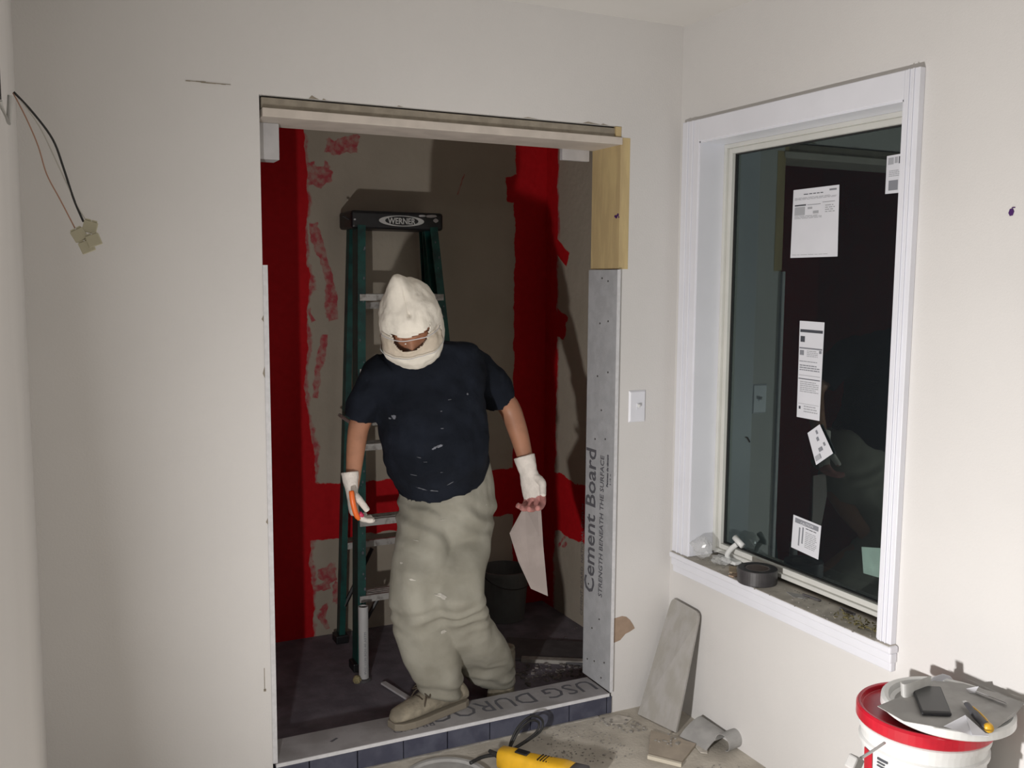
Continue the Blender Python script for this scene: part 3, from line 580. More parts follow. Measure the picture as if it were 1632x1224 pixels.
for v in bm.verts: v.co += V((-0.695, 0.9655, 1.800))
obj('logo_oval', bm, 'offwhite', lad)
bm = nb(); lathe(bm, (0, 0, 0), [(0, 0), (0.072, 0), (0.072, 0.002), (0, 0.002)], 40, Matrix(((1, 0, 0), (0, 0, -1), (0, 0.26, 0))).to_3x3())
for v in bm.verts: v.co += V((-0.695, 0.9635, 1.800))
obj('logo_field', bm, 'black', lad)
text('logo_text', 'WERNER', 0.034, 'offwhite', lad, (-0.755, 0.9612, 1.788), (1, 0, 0), (0, 0, 1), bold=0.0008, sx=0.86)
bm = nb()
for (x, y, z, a, b) in ((-.605, .964, 1.824, .016, .006), (-.565, .964, 1.824, .026, .008), (-.545, .964, 1.806, .012, .01), (-.895, .964, 1.80, .005, .004)):
    prism(bm, [(x+a*math.cos(i*PI/4), y, z+b*math.sin(i*PI/4)*random.uniform(.6, 1)) for i in range(8)], (0, -0.0015, 0))
obj('paint_drip', bm, 'whitescrap', lad, label='dried white paint splashes')['kind'] = 'stuff'
bm = nb()
for i in range(70):
    s, (p, q) = random.choice(((1, (FLb, FLt)), (-1, (FRb, FRt)))); c = p.lerp(q, random.random()); c = c+V((s*random.uniform(0.004, .028), -0.0385, 0)); r = random.uniform(.0015, .005)
    prism(bm, [c+V((r*math.cos(k*PI/3), 0, r*1.6*math.sin(k*PI/3))) for k in range(6)], (0, -0.0012, 0))
o = obj('paint_specks', bm, 'smear', lad); o['kind'] = 'stuff'
bar('twist_tie', (-0.905, 1.0, 1.80), (-0.935, 1.0, 1.815), 0.004, 'blackrub', lad)

# pipe
t = thing('drain_pipe', (-0.970, 0.656, 0), 'short white PVC pipe standing upright out of the dark shower floor', 'pipe')
bm = nb(); lathe(bm, (-0.9705, 0.656, 0), [(0.0150, 0.0), (0.0195, 0.0), (0.0195, 0.298), (0.0150, 0.298), (0.0150, 0.0)], 32); obj('pipe', bm, 'pvc', t, smooth=False)
text('printed_text', 'PVC 1120 SCH 40 ASTM', 0.011, 'printmid', t, (-0.9705+0.004, 0.656-0.0200, 0.03), (0, 0, 1), (-1, 0, 0), sx=1.5)
bm = nb(); lathe(bm, (-0.9705, 0.656, 0), [(0.0195, 0.0), (0.030, 0.0), (0.028, 0.008), (0.0195, 0.010)], 20); obj('collar', bm, 'darkboard', t)
tag(crumple('foam_lump', (-1.003, 0.640, 0.014), (0.014, 0.014, 0.016), 'foam', 2.0, sub=3), 'small yellow foam lump beside the foot of the pipe', 'lump')

# items on the alcove floor
slab('paint_stick', (-0.895, 0.49, 0.008), (0.011, 0.085, 0.004), 0.30, 'whitescrap', 'pale stick lying on the dark floor beside the boot', 'stick', tilt=(0.06, 0))
t = thing('pail', (-0.13, 1.06, 0), 'dark grey pail at the back right corner of the shower behind the person', 'pail')
bm = nb(); lathe(bm, (-0.17, 1.06, 0), [(0, 0.003), (0.095, 0.003), (0.112, 0.22), (0.118, 0.222), (0.118, 0.236), (0.110, 0.238), (0.092, 0.02), (0, 0.02)], 36); obj('body', bm, 'darkpail', t, smooth=False)
bm = nb(); tube(bm, [V((-0.17+0.120*math.cos(a), 1.06-0.03-0.118*abs(math.sin(a))*0.95, 0.225-0.05*abs(math.sin(a)))) for a in [i*PI/12 for i in range(13)]], 0.0025, 6); obj('handle', bm, 'blackrub', t)
t = slab('floor_board', (-0.19, 0.60, 0.006), (0.19, 0.115, 0.006), -0.62, 'darkboard', 'thin dark board lying on the shower floor at the right', 'board')
t = slab('floor_strip', (-0.20, 0.485, 0.008), (0.15, 0.018, 0.008), -0.55, 'rubble', 'pale broken strip on the shower floor beside the dark board', 'strip')
def bits(bm, n, xr, yr, sz, z0=0.0):
    for i in range(n):
        x = random.uniform(*xr); y = random.uniform(*yr); s = random.uniform(*sz); a = random.uniform(0, PI)
        mt = Matrix.Translation((x, y, z0+s*0.4)) @ Matrix.Rotation(a, 4, 'Z') @ Matrix.Rotation(random.uniform(-.3, .3), 4, 'X')
        box(bm, (-s, -s*random.uniform(.5, 1), -s*0.4), (s*random.uniform(.4, 1), s*.7, s*random.uniform(.2, .5)), mt)
bm = nb(); bits(bm, 260, (-0.42, 0.08), (0.33, 0.52), (.002, .009)); bits(bm, 70, (-0.38, 0.08), (0.3, 0.8), (.001, .004))
tag(obj('rubble', bm, 'rubble_dark'), 'broken mortar rubble on the shower floor beside the curb', 'rubble', kind='stuff')

# ---------------------------------------------------------------- the person
man = thing('person', (-0.88, 0.12, 0.08), 'person in a white cloth hood, navy t-shirt and dusty khaki trousers stepping over the curb', 'person')
Wd = V((0.96, -0.28, 0)).normalized(); Fd = V((-0.28, -0.96, 0)).normalized()   # body's width and front directions
def R_(c, a, b, lean=0.0, n=28, tilt=0.0):
    """cloth ring around c: half width a across the body, half depth b front to back"""
    ay = (Fd*math.cos(lean)+V((0, 0, -1))*math.sin(lean)); ax = Wd*math.cos(tilt)+V((0, 0, 1))*math.sin(tilt)
    return ring(V(c), ax*a, ay*b, n)
def limb(pts, rads, n=20, flat=1.0, ref=None):
    pts = [V(p) for p in pts]; out = []
    for i, p in enumerate(pts):
        tt = (pts[min(i+1, len(pts)-1)]-pts[max(i-1, 0)]).normalized(); rf = V(ref) if ref else Fd
        a = tt.cross(rf).normalized(); b = a.cross(tt).normalized(); r = rads[i]; ra, rb = r if isinstance(r, tuple) else (r, r*flat)
        out.append(ring(p, a*ra, b*rb, n))
    return out
def wfold(c):
    a = noise.noise(V((c.x*9, c.y*9, c.z*16))); b = noise.noise(V((c.x*22+4, c.y*22, c.z*30))); return a+0.45*b
# body: one continuous skinned figure under the clothes (head, neck, trunk, arms, legs)
def body():
    J = {'pel': (P3(-0.8180, 0.1700, 0.8000), .125), 'sp1': (P3(-0.8660, 0.1200, 0.9660), .125), 'sp2': (P3(-0.9040, 0.0900, 1.1210), .135), 'che': (P3(-0.9210, 0.0800, 1.2470), .11), 'nek': (P3(-0.9670, 0.0600, 1.3280), .045), 'hd1': (P3(-0.9940, 0.0200, 1.3790), .052), 'hd2': (P3(-1.0180, -0.0300, 1.4460), .08), 'hd3': (P3(-1.0210, -0.0200, 1.4940), .06),
         'sR': (P3(-1.0510, 0.1000, 1.2500), .040), 'eR': (P3(-1.1400, 0.1300, 1.0980), .038), 'mR': (P3(-1.1600, 0.1000, 1.0220), .033), 'wR': (P3(-1.1830, 0.0600, 0.9240), .024), 'kR': (P3(-1.1910, 0.0500, 0.8820), .022),
         'sL': (P3(-0.7630, 0.1200, 1.2540), .040), 'eL': (P3(-0.5860, 0.1600, 1.1270), .042), 'mL': (P3(-0.5650, 0.1200, 1.0210), .036), 'wL': (P3(-0.5580, 0.0700, 0.9200), .026), 'qL': (P3(-0.5530, 0.0600, 0.8750), .024),
         'hR': (P3(-0.8960, 0.1600, 0.7440), .085), 'nR': (P3(-0.9610, 0.0500, 0.5230), .055), 'aR': (P3(-0.8740, 0.1300, 0.1740), .036), 'fR': (V((-0.86, 0.125, 0.115)), .034),
         'hL': (P3(-0.7360, 0.1800, 0.7230), .085), 'nL': (P3(-0.8280, 0.0200, 0.4920), .055), 'aL': (P3(-0.5480, 0.3300, 0.0970), .036), 'fL': (V((-0.50, 0.355, 0.06)), .032)}
    E_ = [('pel', 'sp1'), ('sp1', 'sp2'), ('sp2', 'che'), ('che', 'nek'), ('nek', 'hd1'), ('hd1', 'hd2'), ('hd2', 'hd3'), ('che', 'sR'), ('sR', 'eR'), ('eR', 'mR'), ('mR', 'wR'), ('wR', 'kR'), ('che', 'sL'), ('sL', 'eL'), ('eL', 'mL'), ('mL', 'wL'), ('wL', 'qL'),
          ('pel', 'hR'), ('hR', 'nR'), ('nR', 'aR'), ('aR', 'fR'), ('pel', 'hL'), ('hL', 'nL'), ('nL', 'aL'), ('aL', 'fL')]
    ks = list(J); me = bpy.data.meshes.new('body'); me.from_pydata([J[k][0] for k in ks], [(ks.index(a), ks.index(b)) for a, b in E_], [])
    o = bpy.data.objects.new('t', me); C.objects.link(o); sk = o.modifiers.new('skin', 'SKIN'); sk.use_smooth_shade = True
    for i, k in enumerate(ks): me.skin_vertices[0].data[i].radius = (J[k][1], J[k][1]); me.skin_vertices[0].data[i].use_root = (k == 'pel')
    o.modifiers.new('sub', 'SUBSURF').levels = 2
    dg = bpy.context.evaluated_depsgraph_get(); dg.update(); m2 = bpy.data.meshes.new_from_object(o.evaluated_get(dg)); bpy.data.objects.remove(o)
    m2.name = 'body'; m2.materials.append(M['skin']); q = bpy.data.objects.new('body', m2); C.objects.link(q); q.parent = man; q.matrix_parent_inverse = Matrix.Translation(-man.location)
body()
# t-shirt
tor = [R_(P3(-0.9740, 0.0300, 1.3740), .055, .060), R_(P3(-0.9490, 0.0500, 1.3540), .105, .090, tilt=.10), R_(P3(-0.9210, 0.0800, 1.3290), .155, .100, tilt=.12), R_(P3(-0.9100, 0.0900, 1.2870), .182, .120, tilt=.10), R_(P3(-0.9130, 0.0900, 1.2250), .188, .135, tilt=.05), R_(P3(-0.9080, 0.0900, 1.1420), .180, .152), R_(P3(-0.9020, 0.0800, 1.0490), .178, .168), R_(P3(-0.8820, 0.0900, 0.9760), .170, .170, tilt=.05, lean=.08), R_(P3(-0.8650, 0.1100, 0.9140), .160, .160, tilt=.13, lean=.16), R_(P3(-0.8610, 0.1200, 0.8750), .148, .150, tilt=.17, lean=.2), R_(P3(-0.8610, 0.1200, 0.9180), .112, .11, tilt=.15, lean=.2)]
slR = limb([P3(-1.0430, 0.1000, 1.2700), P3(-1.0860, 0.1100, 1.2380), P3(-1.1210, 0.1200, 1.1780), P3(-1.1400, 0.1300, 1.1120), P3(-1.1330, 0.1300, 1.1380)], [.068, .066, .058, (.050, .052), .036])
slL = limb([P3(-0.7900, 0.1100, 1.2770), P3(-0.7290, 0.1200, 1.2530), P3(-0.6680, 0.1400, 1.2010), P3(-0.6240, 0.1550, 1.1470), P3(-0.6490, 0.1500, 1.1780)], [.070, .070, .066, (.063, .060), .045])
def shirt_w(c):
    f = V((c.x*7+c.z*5, c.y*6, c.z*9-c.x*4)); return noise.noise(f)+0.5*noise.noise(V((c.x*20, c.y*20, c.z*26)))
cloth('tshirt', [tor, slR, slL], 'shirt', man, voxel=0.0075, smooth=5, wr=0.014, wfn=shirt_w)
# belly smears on the shirt, thin dabs following the cloth
dg = bpy.context.evaluated_depsgraph_get()
def dab(target, spots, m, name, parent, label=None):
    bm = nb(); target_me = target.data; from mathutils.bvhtree import BVHTree
    tv = [v.co.copy() for v in target_me.vertices]; tp = [tuple(p.vertices) for p in target_me.polygons]; bv = BVHTree.FromPolygons(tv, tp)
    for (c, dx, dz, ang) in spots:
        ca, sa = math.cos(ang), math.sin(ang); c = V(c); dirn = V((0.28, 0.96, 0)).normalized(); vs2 = []
        for i in range(14):
            a = 2*PI*i/14; rr = random.uniform(.55, 1.1); u = math.cos(a)*dx*rr; v = math.sin(a)*dz*rr
            p = c+Wd*(u*ca-v*sa)+V((0, 0, 1))*(u*sa+v*ca)-dirn*0.5
            h = bv.ray_cast(p, dirn)
            if h[0] is None: vs2 = None; break
            vs2.append(h[0]-dirn*0.0022)
        if vs2:
            hc = bv.ray_cast(c-dirn*0.5, dirn)[0]-dirn*0.003; cv = bm.verts.new(hc); ws = [bm.verts.new(p) for p in vs2]
            for i in range(14): bm.faces.new((cv, ws[i], ws[(i+1) % 14]))
    o = obj(name, bm, m, parent, label=label); o['kind'] = 'stuff'; return o
SH = bpy.data.objects['tshirt']
dab(SH, [(P3(-0.9240, 0.0000, 1.0440), .016, .005, .3), (P3(-0.9390, 0.0000, 1.0370), .010, .004, .6), (P3(-1.0650, 0.0000, 1.1310), .009, .008, .3), (P3(-1.0780, 0.0000, 1.1240), .006, .003, 0), (P3(-0.9110, 0.0000, 1.0980), .006, .0015, 0), (P3(-0.8850, 0.0000, 1.1860), .007, .0015, .1), (P3(-0.8220, 0.0000, 1.2000), .003, .004, .5), (P3(-0.9860, 0.0000, 1.0060), .008, .0013, -.2), (P3(-0.9670, 0.0000, 0.9920), .007, .001, 0), (P3(-1.0040, 0.0000, 0.9480), .012, .0013, -.1), (P3(-0.9130, 0.0000, 0.9590), .006, .001, 0), (P3(-0.9740, 0.0000, 0.8970), .020, .002, -.25), (P3(-0.9350, 0.0000, 0.8910), .014, .003, -.1), (P3(-0.8810, 0.0000, 0.9170), .014, .0022, .5), (P3(-0.9130, 0.0000, 1.1510), .004, .002, .2)], 'smear', 'plaster_smear', man, 'dried plaster smears on the shirt')
# trousers
hip = [R_(P3(-0.8440, 0.1300, 0.9370), .150, .145, tilt=.10), R_(P3(-0.8330, 0.1400, 0.8840), .158, .155, tilt=.06), R_(P3(-0.8260, 0.1500, 0.8050), .164, .155), R_(P3(-0.8330, 0.1400, 0.6990), .163, .14), R_(P3(-0.8480, 0.1200, 0.6400), .150, .12)]
lgR = [R_(P3(-0.8990, 0.1400, 0.8140), .095, .12), R_(P3(-0.9260, 0.1000, 0.7190), .100, .11), R_(P3(-0.9560, 0.0500, 0.6290), .102, .105), R_(P3(-0.9660, 0.0300, 0.5300), .100, .10), R_(P3(-0.9400, 0.0600, 0.4090), .098, .10), R_(P3(-0.9080, 0.0900, 0.2950), .094, .10), R_(P3(-0.8800, 0.1100, 0.2050), .082, .09), R_(P3(-0.8600, 0.1200, 0.1460), .066, .075), R_(P3(-0.8600, 0.1200, 0.1300), .062, .070), R_(P3(-0.8600, 0.1200, 0.1530), .048, .05)]
lgL = [R_(P3(-0.7470, 0.1600, 0.7950), .092, .12), R_(P3(-0.7890, 0.1000, 0.7040), .098, .11), R_(P3(-0.8440, 0.0200, 0.6230), .096, .105), R_(P3(-0.8690, -0.0200, 0.5420), .092, .10), R_(P3(-0.8390, 0.0200, 0.4550), .108, .10), R_(P3(-0.7830, 0.0800, 0.3560), .120, .11), R_(P3(-0.7080, 0.1700, 0.2430), .122, .11), R_(P3(-0.6290, 0.2500, 0.1390), .105, .10), R_(P3(-0.5830, 0.2900, 0.0660), .085, .085), R_(P3(-0.5880, 0.2900, 0.0940), .06, .05)]
def pant_w(c):
    f = noise.noise(V((c.x*12+c.z*2, c.y*10, c.z*3.5+c.x*4)))*1.3+0.25*noise.noise(V((c.x*9, c.y*9, c.z*15)))
    crotch = math.exp(-((c.z-0.78)/0.06)**2)*math.sin((c.z*1.0+c.x*0.55)*95+noise.noise(c*8)*3)*0.45
    knee = math.exp(-((c.z-0.47)/0.05)**2)*math.sin((c.z-0.3*c.x)*110+noise.noise(c*9)*4)*0.35
    hem = math.exp(-((c.z-0.16)/0.05)**2)*math.sin((c.z+0.3*c.x)*110+noise.noise(c*9)*4)*0.6
    return f+crotch+knee+hem
TR_ = cloth('trousers', [hip, lgR, lgL], 'pants', man, voxel=0.0075, smooth=5, wr=0.013, wfn=pant_w)
dab(TR_, [(P3(-1.0110, 0.0000, 0.6140), .014, .0035, -.2), (P3(-0.9920, 0.0000, 0.7200), .010, .0015, -.1), (P3(-0.9030, 0.0000, 0.7840), .012, .0013, .1), (P3(-0.9140, 0.0000, 0.5570), .022, .009, -.15), (P3(-1.0430, 0.0000, 0.6540), .005, .003, .3), (P3(-0.7440, 0.0000, 0.8170), .004, .0015, .4), (P3(-0.9030, 0.0000, 0.4240), .010, .008, .2)], 'smear2', 'plaster_smear', man, 'pale plaster smears on the trousers')
# boots
def boot(heel, toe, zbase, lab, pitch=0.0):
    heel, toe = V(heel), V(toe); d = (toe-heel); d.z = 0; L_ = d.length; d.normalize(); s = V((0, 0, 1)).cross(d)
    up = V((0, 0, 1)); secs = [(-0.02, .030, .050), (0.0, .036, .075), (.06, .040, .095), (.12, .044, .085), (.17, .048, .062), (.22, .048, .050), (.262, .040, .040), (.282, .020, .026)]
    def at_(u): return heel+d*u+up*(max(0, 0.18-u)*math.sin(pitch))
    rings = []
    for (u, wdt, h) in secs:
        c = at_(u)+up*(0.020); rr = []
        for i in range(20):
            a = 2*PI*i/20; rr.append(c+s*(wdt*math.cos(a))+up*(h*0.5+h*0.5*math.sin(a)))
        rings.append(rr)
    sh = [ring(at_(0.055)+up*z, s*r, d*(r*1.1), 20) for z, r in ((.07, .038), (.105, .038), (.125, .040), (.123, .034))]
    b = cloth('boot', [rings, sh], 'boot', man, voxel=0.005, smooth=4, label=lab)
    bm = nb(); pts = []
    for (u, wdt) in ((-.022, .024), (.0, .036), (.06, .039), (.12, .044), (.17, .050), (.22, .050), (.262, .042), (.286, .022)): pts.append((u, wdt))
    poly = [at_(u)+s*wdt for u, wdt in pts]+[at_(u)-s*wdt for u, wdt in pts[::-1]]
    prism(bm, poly, up*0.024); obj('sole', bm, 'sole', b, bevel=0.003)
    bm = nb(); c = at_(0.135)+up*0.102
    for k in (-1, 1): tube(bm, spline([c, c+s*k*0.028+d*0.01+up*0.014, c+s*k*0.048+d*0.030-up*0.012, c+s*k*0.024+d*0.032+up*0.000, c+d*0.008], 5), 0.0028, 6)
    for k in (-1, 1): tube(bm, spline([c, c+s*k*0.03+d*0.03-up*0.01, c+s*k*0.045+d*0.05-up*0.055], 5), 0.0026, 6)
    for i in range(4):
        q = at_(0.13+0.022*i)+up*(0.101-0.012*i); tube(bm, [q-s*0.022, q+up*0.004, q+s*0.022], 0.0026, 6)
    obj('lace', bm, 'lace', b)
    return b
boot((-0.785, 0.130, 0.0805), (-1.0, 0.075, 0.0805), 0.08, 'right boot on the curb')
boot((-0.475, 0.40, 0.002), (-0.60, 0.20, 0.002), 0.0, 'left boot on the shower floor', pitch=0.35)

# head: face, hood and goggles in the head's own frame
HC = P3(-1.0150, -0.0200, 1.4320)
vd = (CAMPOS-HC).normalized(); rg = V((0, 0, 1)).cross(vd).normalized(); ud0 = vd.cross(rg).normalized()     # rg: viewer's right
al = math.radians(29); rl = math.radians(-6)
hF = (vd*math.cos(al)-ud0*math.sin(al)).normalized(); hU = (ud0*math.cos(al)+vd*math.sin(al)).normalized(); hR = rg
hR, hU = hR*math.cos(rl)-hU*math.sin(rl)*-1*-1, hU*math.cos(rl)+hR*math.sin(rl)
hR = hU.cross(hF)*-1 if hU.cross(hF).dot(rg) < 0 else hU.cross(hF)
def hp(a, b, c): return HC+hR*a+hU*b+hF*c
def headsurf(p, k=1.0):
    """unit direction (right, up, front) -> point of the hood"""
    r_x, r_u, r_f = .097, (.140 if p.y > 0 else .146), .124
    if p.y < 0:
        e = 2.5; L_ = (abs(p.x)**e+abs(p.y)**e+abs(p.z)**e)**(1/e); p = p/L_*(1.0)
    q = V((p.x*r_x, p.y*r_u, p.z*r_f))
    if p.y < -0.1:                                          # jaw and neck drape
        q.x *= 1-0.06*min(1, (-p.y-0.1)); 
    pk = V((-0.30, 0.93, 0.20)).normalized(); dd = p.normalized().dot(pk); q += (V((-.05, 1, .1))*(0.042*(max(0, dd-0.86)/0.14)**1.7)) if dd > 0.86 else V((0, 0, 0))
    sd = math.exp(-((p.y+0.45)/0.28)**2)*math.exp(-((abs(p.x)-0.75)/0.35)**2); q += V((math.copysign(0.010, p.x), 0, 0))*sd
    nk = V((0.03, 0.56, 0.83)).normalized(); dn = p.angle(nk); q -= p*0.012*math.exp(-(dn/0.075)**2); nk2 = V((0.03, 0.47, 0.88)).normalized(); q += p*0.005*math.exp(-(p.angle(nk2)/0.13)**2)
    n = noise.noise(V((p.x*2.2, p.y*2.6, p.z*2.2)))*0.006+noise.noise(V((p.x*6, p.y*9, p.z*6)))*0.0025
    q += p*n
    seam = math.exp(-((p.x-0.03+0.30*(p.y-0.56))/0.022)**2) if (0.56 < p.y < 0.90 and p.z > 0) else 0
    q -= p*0.005*seam
    return q*k
def opening(p):
    """>0 inside the lens shaped eye opening"""
    if p.z < 0.1: return -1
    x = p.x/0.64; 
    if abs(x) > 1: return -1
    top = 0.125+0.05*x+0.07*x*x-0.02*(1-x*x); bot = top-0.33*(1-abs(x)**3.0)
    return min(top-p.y, p.y-bot)
bm = nb(); bmesh.ops.create_uvsphere(bm, u_segments=150, v_segments=100, radius=1)
bmesh.ops.rotate(bm, verts=bm.verts, cent=(0, 0, 0), matrix=Matrix.Rotation(PI/2, 3, 'X'))
kill = [f for f in bm.faces if opening(f.calc_center_median().normalized()) > 0]
bmesh.ops.delete(bm, geom=kill, context='FACES')
for v in bm.verts:
    p = v.co.normalized(); q = headsurf(p)
    op = opening(p); 
    if -0.05 < op <= 0.02 and p.z > 0: q += p*0.003
    v.co = hp(q.x, q.y, q.z)
o = obj('hood', bm, 'hood', man, smooth=True, label='white cloth hood with a pointed corner on top')
sm = o.modifiers.new('sol', 'SOLIDIFY'); sm.thickness = 0.004; sm.offset = -1
# face under it
bm = nb(); bmesh.ops.create_uvsphere(bm, u_segments=64, v_segments=48, radius=1); bmesh.ops.rotate(bm, verts=bm.verts, cent=(0, 0, 0), matrix=Matrix.Rotation(PI/2, 3, 'X'))
for v in bm.verts:
    p = v.co.normalized(); q = V((p.x*.086, p.y*(.125 if p.y > 0 else .120), p.z*.108))
    if p.z > 0:
        nose = math.exp(-(p.x/0.12)**2)*math.exp(-((p.y+0.26)/0.16)**2); q.z += 0.020*nose
        for sx_ in (-0.36, 0.36): q.z -= 0.010*math.exp(-(((p.x-sx_)/0.17)**2+((p.y+0.08)/0.10)**2))
        q.z += 0.006*math.exp(-((p.y-0.06)/0.06)**2)*math.exp(-(p.x/0.5)**2)
        q.z += 0.004*math.exp(-((p.y+0.62)/0.05)**2)*math.exp(-(p.x/0.25)**2)
    v.co = hp(q.x, q.y, q.z)
face = obj('face', bm, 'skin', man, smooth=True)
for sx_ in (-0.031, 0.031):
    bm = nb(); bmesh.ops.create_uvsphere(bm, u_segments=20, v_segments=14, radius=0.0115)
    for v in bm.verts: v.co = v.co+hp(sx_, -0.011, 0.081)
    e = obj('eye', bm, 'offwhite', face, smooth=True)
    bm = nb(); bmesh.ops.create_uvsphere(bm, u_segments=20, v_segments=14, radius=0.014)
    for v in list(bm.verts):
        v.co = v.co+hp(sx_, -0.0095, 0.0805)
    obj('eyelid', bm, 'skin', face, smooth=True)
bm = nb()
tube(bm, [hp(-0.026, -0.072, .088), hp(-0.01, -0.070, .0965), hp(0.01, -0.070, .0965), hp(0.026, -0.072, .088)], [.003, .006, .006, .003], 8); obj('lips', bm, 'pink', face, smooth=True)
# goggles: a curved clear visor standing off the hood
bm = nb(); rows = []
for i in range(25):
    x = -0.86+1.72*i/24; row = []
    for j in range(7):
        y = 0.07-0.42*j/6*(1-0.45*abs(x)**2.5)+0.05*x*0.6; z = math.sqrt(max(0.02, 1-x*x-y*y*0.8)); q = headsurf(V((x, y, z)).normalized(), 1.0); nrm = V((x, y*0.4, z)).normalized()
        q += nrm*(0.013 if abs(x) < 0.8 else 0.008); row.append(bm.verts.new(hp(q.x, q.y, q.z)))
    rows.append(row)
for a, b in zip(rows, rows[1:]):
    for j in range(6): bm.faces.new((a[j], b[j], b[j+1], a[j+1]))
tops = [r[0].co.copy() for r in rows]; bots = [r[-1].co.copy() for r in rows]
g = obj('goggles', bm, 'goggle', man, smooth=True, label='clear safety goggles'); sm = g.modifiers.new('s', 'SOLIDIFY'); sm.thickness = 0.0015
bm = nb(); tube(bm, tops, 0.0016, 6); tube(bm, bots, 0.0012, 6); obj('goggle_rim', bm, 'whitescrap', g, smooth=True)

# hands in gloves
def hand(wrist, dirv, palm_n, thumb, curl, spread, lab, red=0.6, scale=1.0):
    """dirv: wrist to fingers; palm_n: out of the palm; thumb: towards the thumb's side"""
    wv = V(wrist); d = V(dirv).normalized(); n = V(palm_n); n = (n-d*n.dot(d)).normalized(); tdir = n.cross(d); tdir = tdir if tdir.dot(V(thumb)) > 0 else -tdir
    k = scale; rings = []
    for (u, hw, hd) in ((-.050, .036, .030), (-.020, .033, .026), (0.0, .031, .022), (.030, .038, .018), (.060, .043, .016), (.085, .042, .014), (.095, .034, .009)):
        rings.append(ring(wv+d*u*k, tdir*hw*k, n*hd*k, 20))
    parts = [rings]
    L4 = ((.033, .072), (.011, .080), (-.011, .074), (-.031, .058))
    for i, (off, L_) in enumerate(L4):
        b = wv+d*.078*k+tdir*off*k; ang = 0.15; pts = [b-d*.02*k, b]; dd = d.copy()
        for s_, fr in enumerate((.45, .32, .23)):
            ang += curl*(0.75, 1.0, 0.7)[s_]*(1+0.12*i); dd = d*math.cos(ang)+n*math.sin(ang)+tdir*(spread*(1.5-i)*0.12); dd.normalize(); pts.append(pts[-1]+dd*L_*fr*k)
        parts.append(limb(spline(pts, 3), [.0098*k]*3+[.0095*k]*4+[.0090*k]*4+[.0085*k]*4+[.0060*k], 12, ref=tdir))
    b = wv+d*.022*k+tdir*.028*k; dd = (d*0.62+tdir*0.62+n*0.35).normalized(); pts = [b-tdir*.014*k, b+dd*.008*k, b+dd*.036*k]; dd2 = (d*0.85+n*0.50+tdir*0.12).normalized(); pts += [pts[-1]+dd2*.026*k, pts[-1]+dd2*.045*k]
    parts.append(limb(spline(pts, 3), [.015*k]*3+[.0125*k]*4+[.0110*k]*3+[.010*k]*2+[.0065*k], 12, ref=n))
    o = cloth('glove', parts, ['glove', 'glovered'], man, voxel=0.003, smooth=2, wr=0.0012, wfn=lambda c: noise.noise(c*60), label=lab)
    for p in o.data.polygons:
        if (p.center-wv).dot(d)/k > red*0.17+0.010*noise.noise(p.center*50): p.material_index = 1
    return o
hand(P3(-1.1890, 0.0550, 0.9090), P3(-1.1860, 0.0300, 0.8010)-P3(-1.1890, 0.0550, 0.9090), (0.85, -0.1, 0.0), (0.2, -0.95, 0), 0.55, 0.6, 'white work glove on the right hand', red=0.80, scale=0.95)
hand(P3(-0.5580, 0.0650, 0.9040), P3(-0.5400, 0.0300, 0.7900)-P3(-0.5580, 0.0650, 0.9040), (-0.80, -0.4, 0.0), (-0.3, -0.9, 0), 0.60, 0.6, 'white work glove on the left hand with reddened fingertips', red=0.48, scale=1.12)
# held things
t = thing('utility_knife', P3(-1.1970, -0.0100, 0.8750), 'orange handled tool with a pink tip held in the right gloved hand', 'tool')
bm = nb(); tube(bm, spline([P3(-1.2070, -0.0050, 0.9110), P3(-1.2050, -0.0120, 0.8770), P3(-1.1960, -0.0120, 0.8400), P3(-1.1850, -0.0100, 0.8190)], 4), [.007]+[.0085]*10+[.006]*2, 10); obj('handle', bm, 'orange', t, smooth=True)
bm = nb(); tube(bm, [P3(-1.1830, -0.0040, 0.8370), P3(-1.1710, -0.0040, 0.8260)], [.009, .007], 10); obj('tip', bm, 'pink', t, smooth=True)
bm = nb()
A = [P3(-0.5740, 0.0600, 0.7870), P3(-0.5100, 0.0600, 0.7810), P3(-0.5040, 0.0500, 0.6390), P3(-0.4890, 0.0400, 0.4590), P3(-0.5460, 0.0600, 0.4880), P3(-0.5860, 0.0800, 0.5850), P3(-0.6160, 0.0900, 0.6870)]
prism(bm, A, (0.002, 0.004, 0)); t = tag(obj('plastic_sheet', bm, 'pale'), 'pale dirty stiff sheet hanging from the left gloved hand', 'sheet')

# ---------------------------------------------------------------- room floor
t = thing('leaning_board', (-0.10, -0.12, 0), 'weathered grey board with rounded top corners leaning in the corner under the window', 'board')
q0, q1 = V((-0.158, -0.055, 0.0)), V((-0.118, -0.232, 0.0)); top0, top1 = V((-0.010, -0.040, 0.410)), V((-0.010, -0.206, 0.405))
bm = nb(); up = (top0-q0); pts = [q0, q1]
def lp(u, v): return q0.lerp(q1, u).lerp(top0.lerp(top1, u), v)
poly = [lp(0, 0), lp(1, 0), lp(1, .93), lp(.985, .97), lp(.95, .99), lp(.88, 1.0), lp(.12, 1.0), lp(.05, .99), lp(.015, .97), lp(0, .93)]
nrm_ = (q1-q0).cross(top0-q0).normalized(); nrm_ = nrm_ if nrm_.x < 0 else -nrm_
prism(bm, poly, nrm_*0.010); obj('panel', bm, 'plank', t, bevel=0.001)
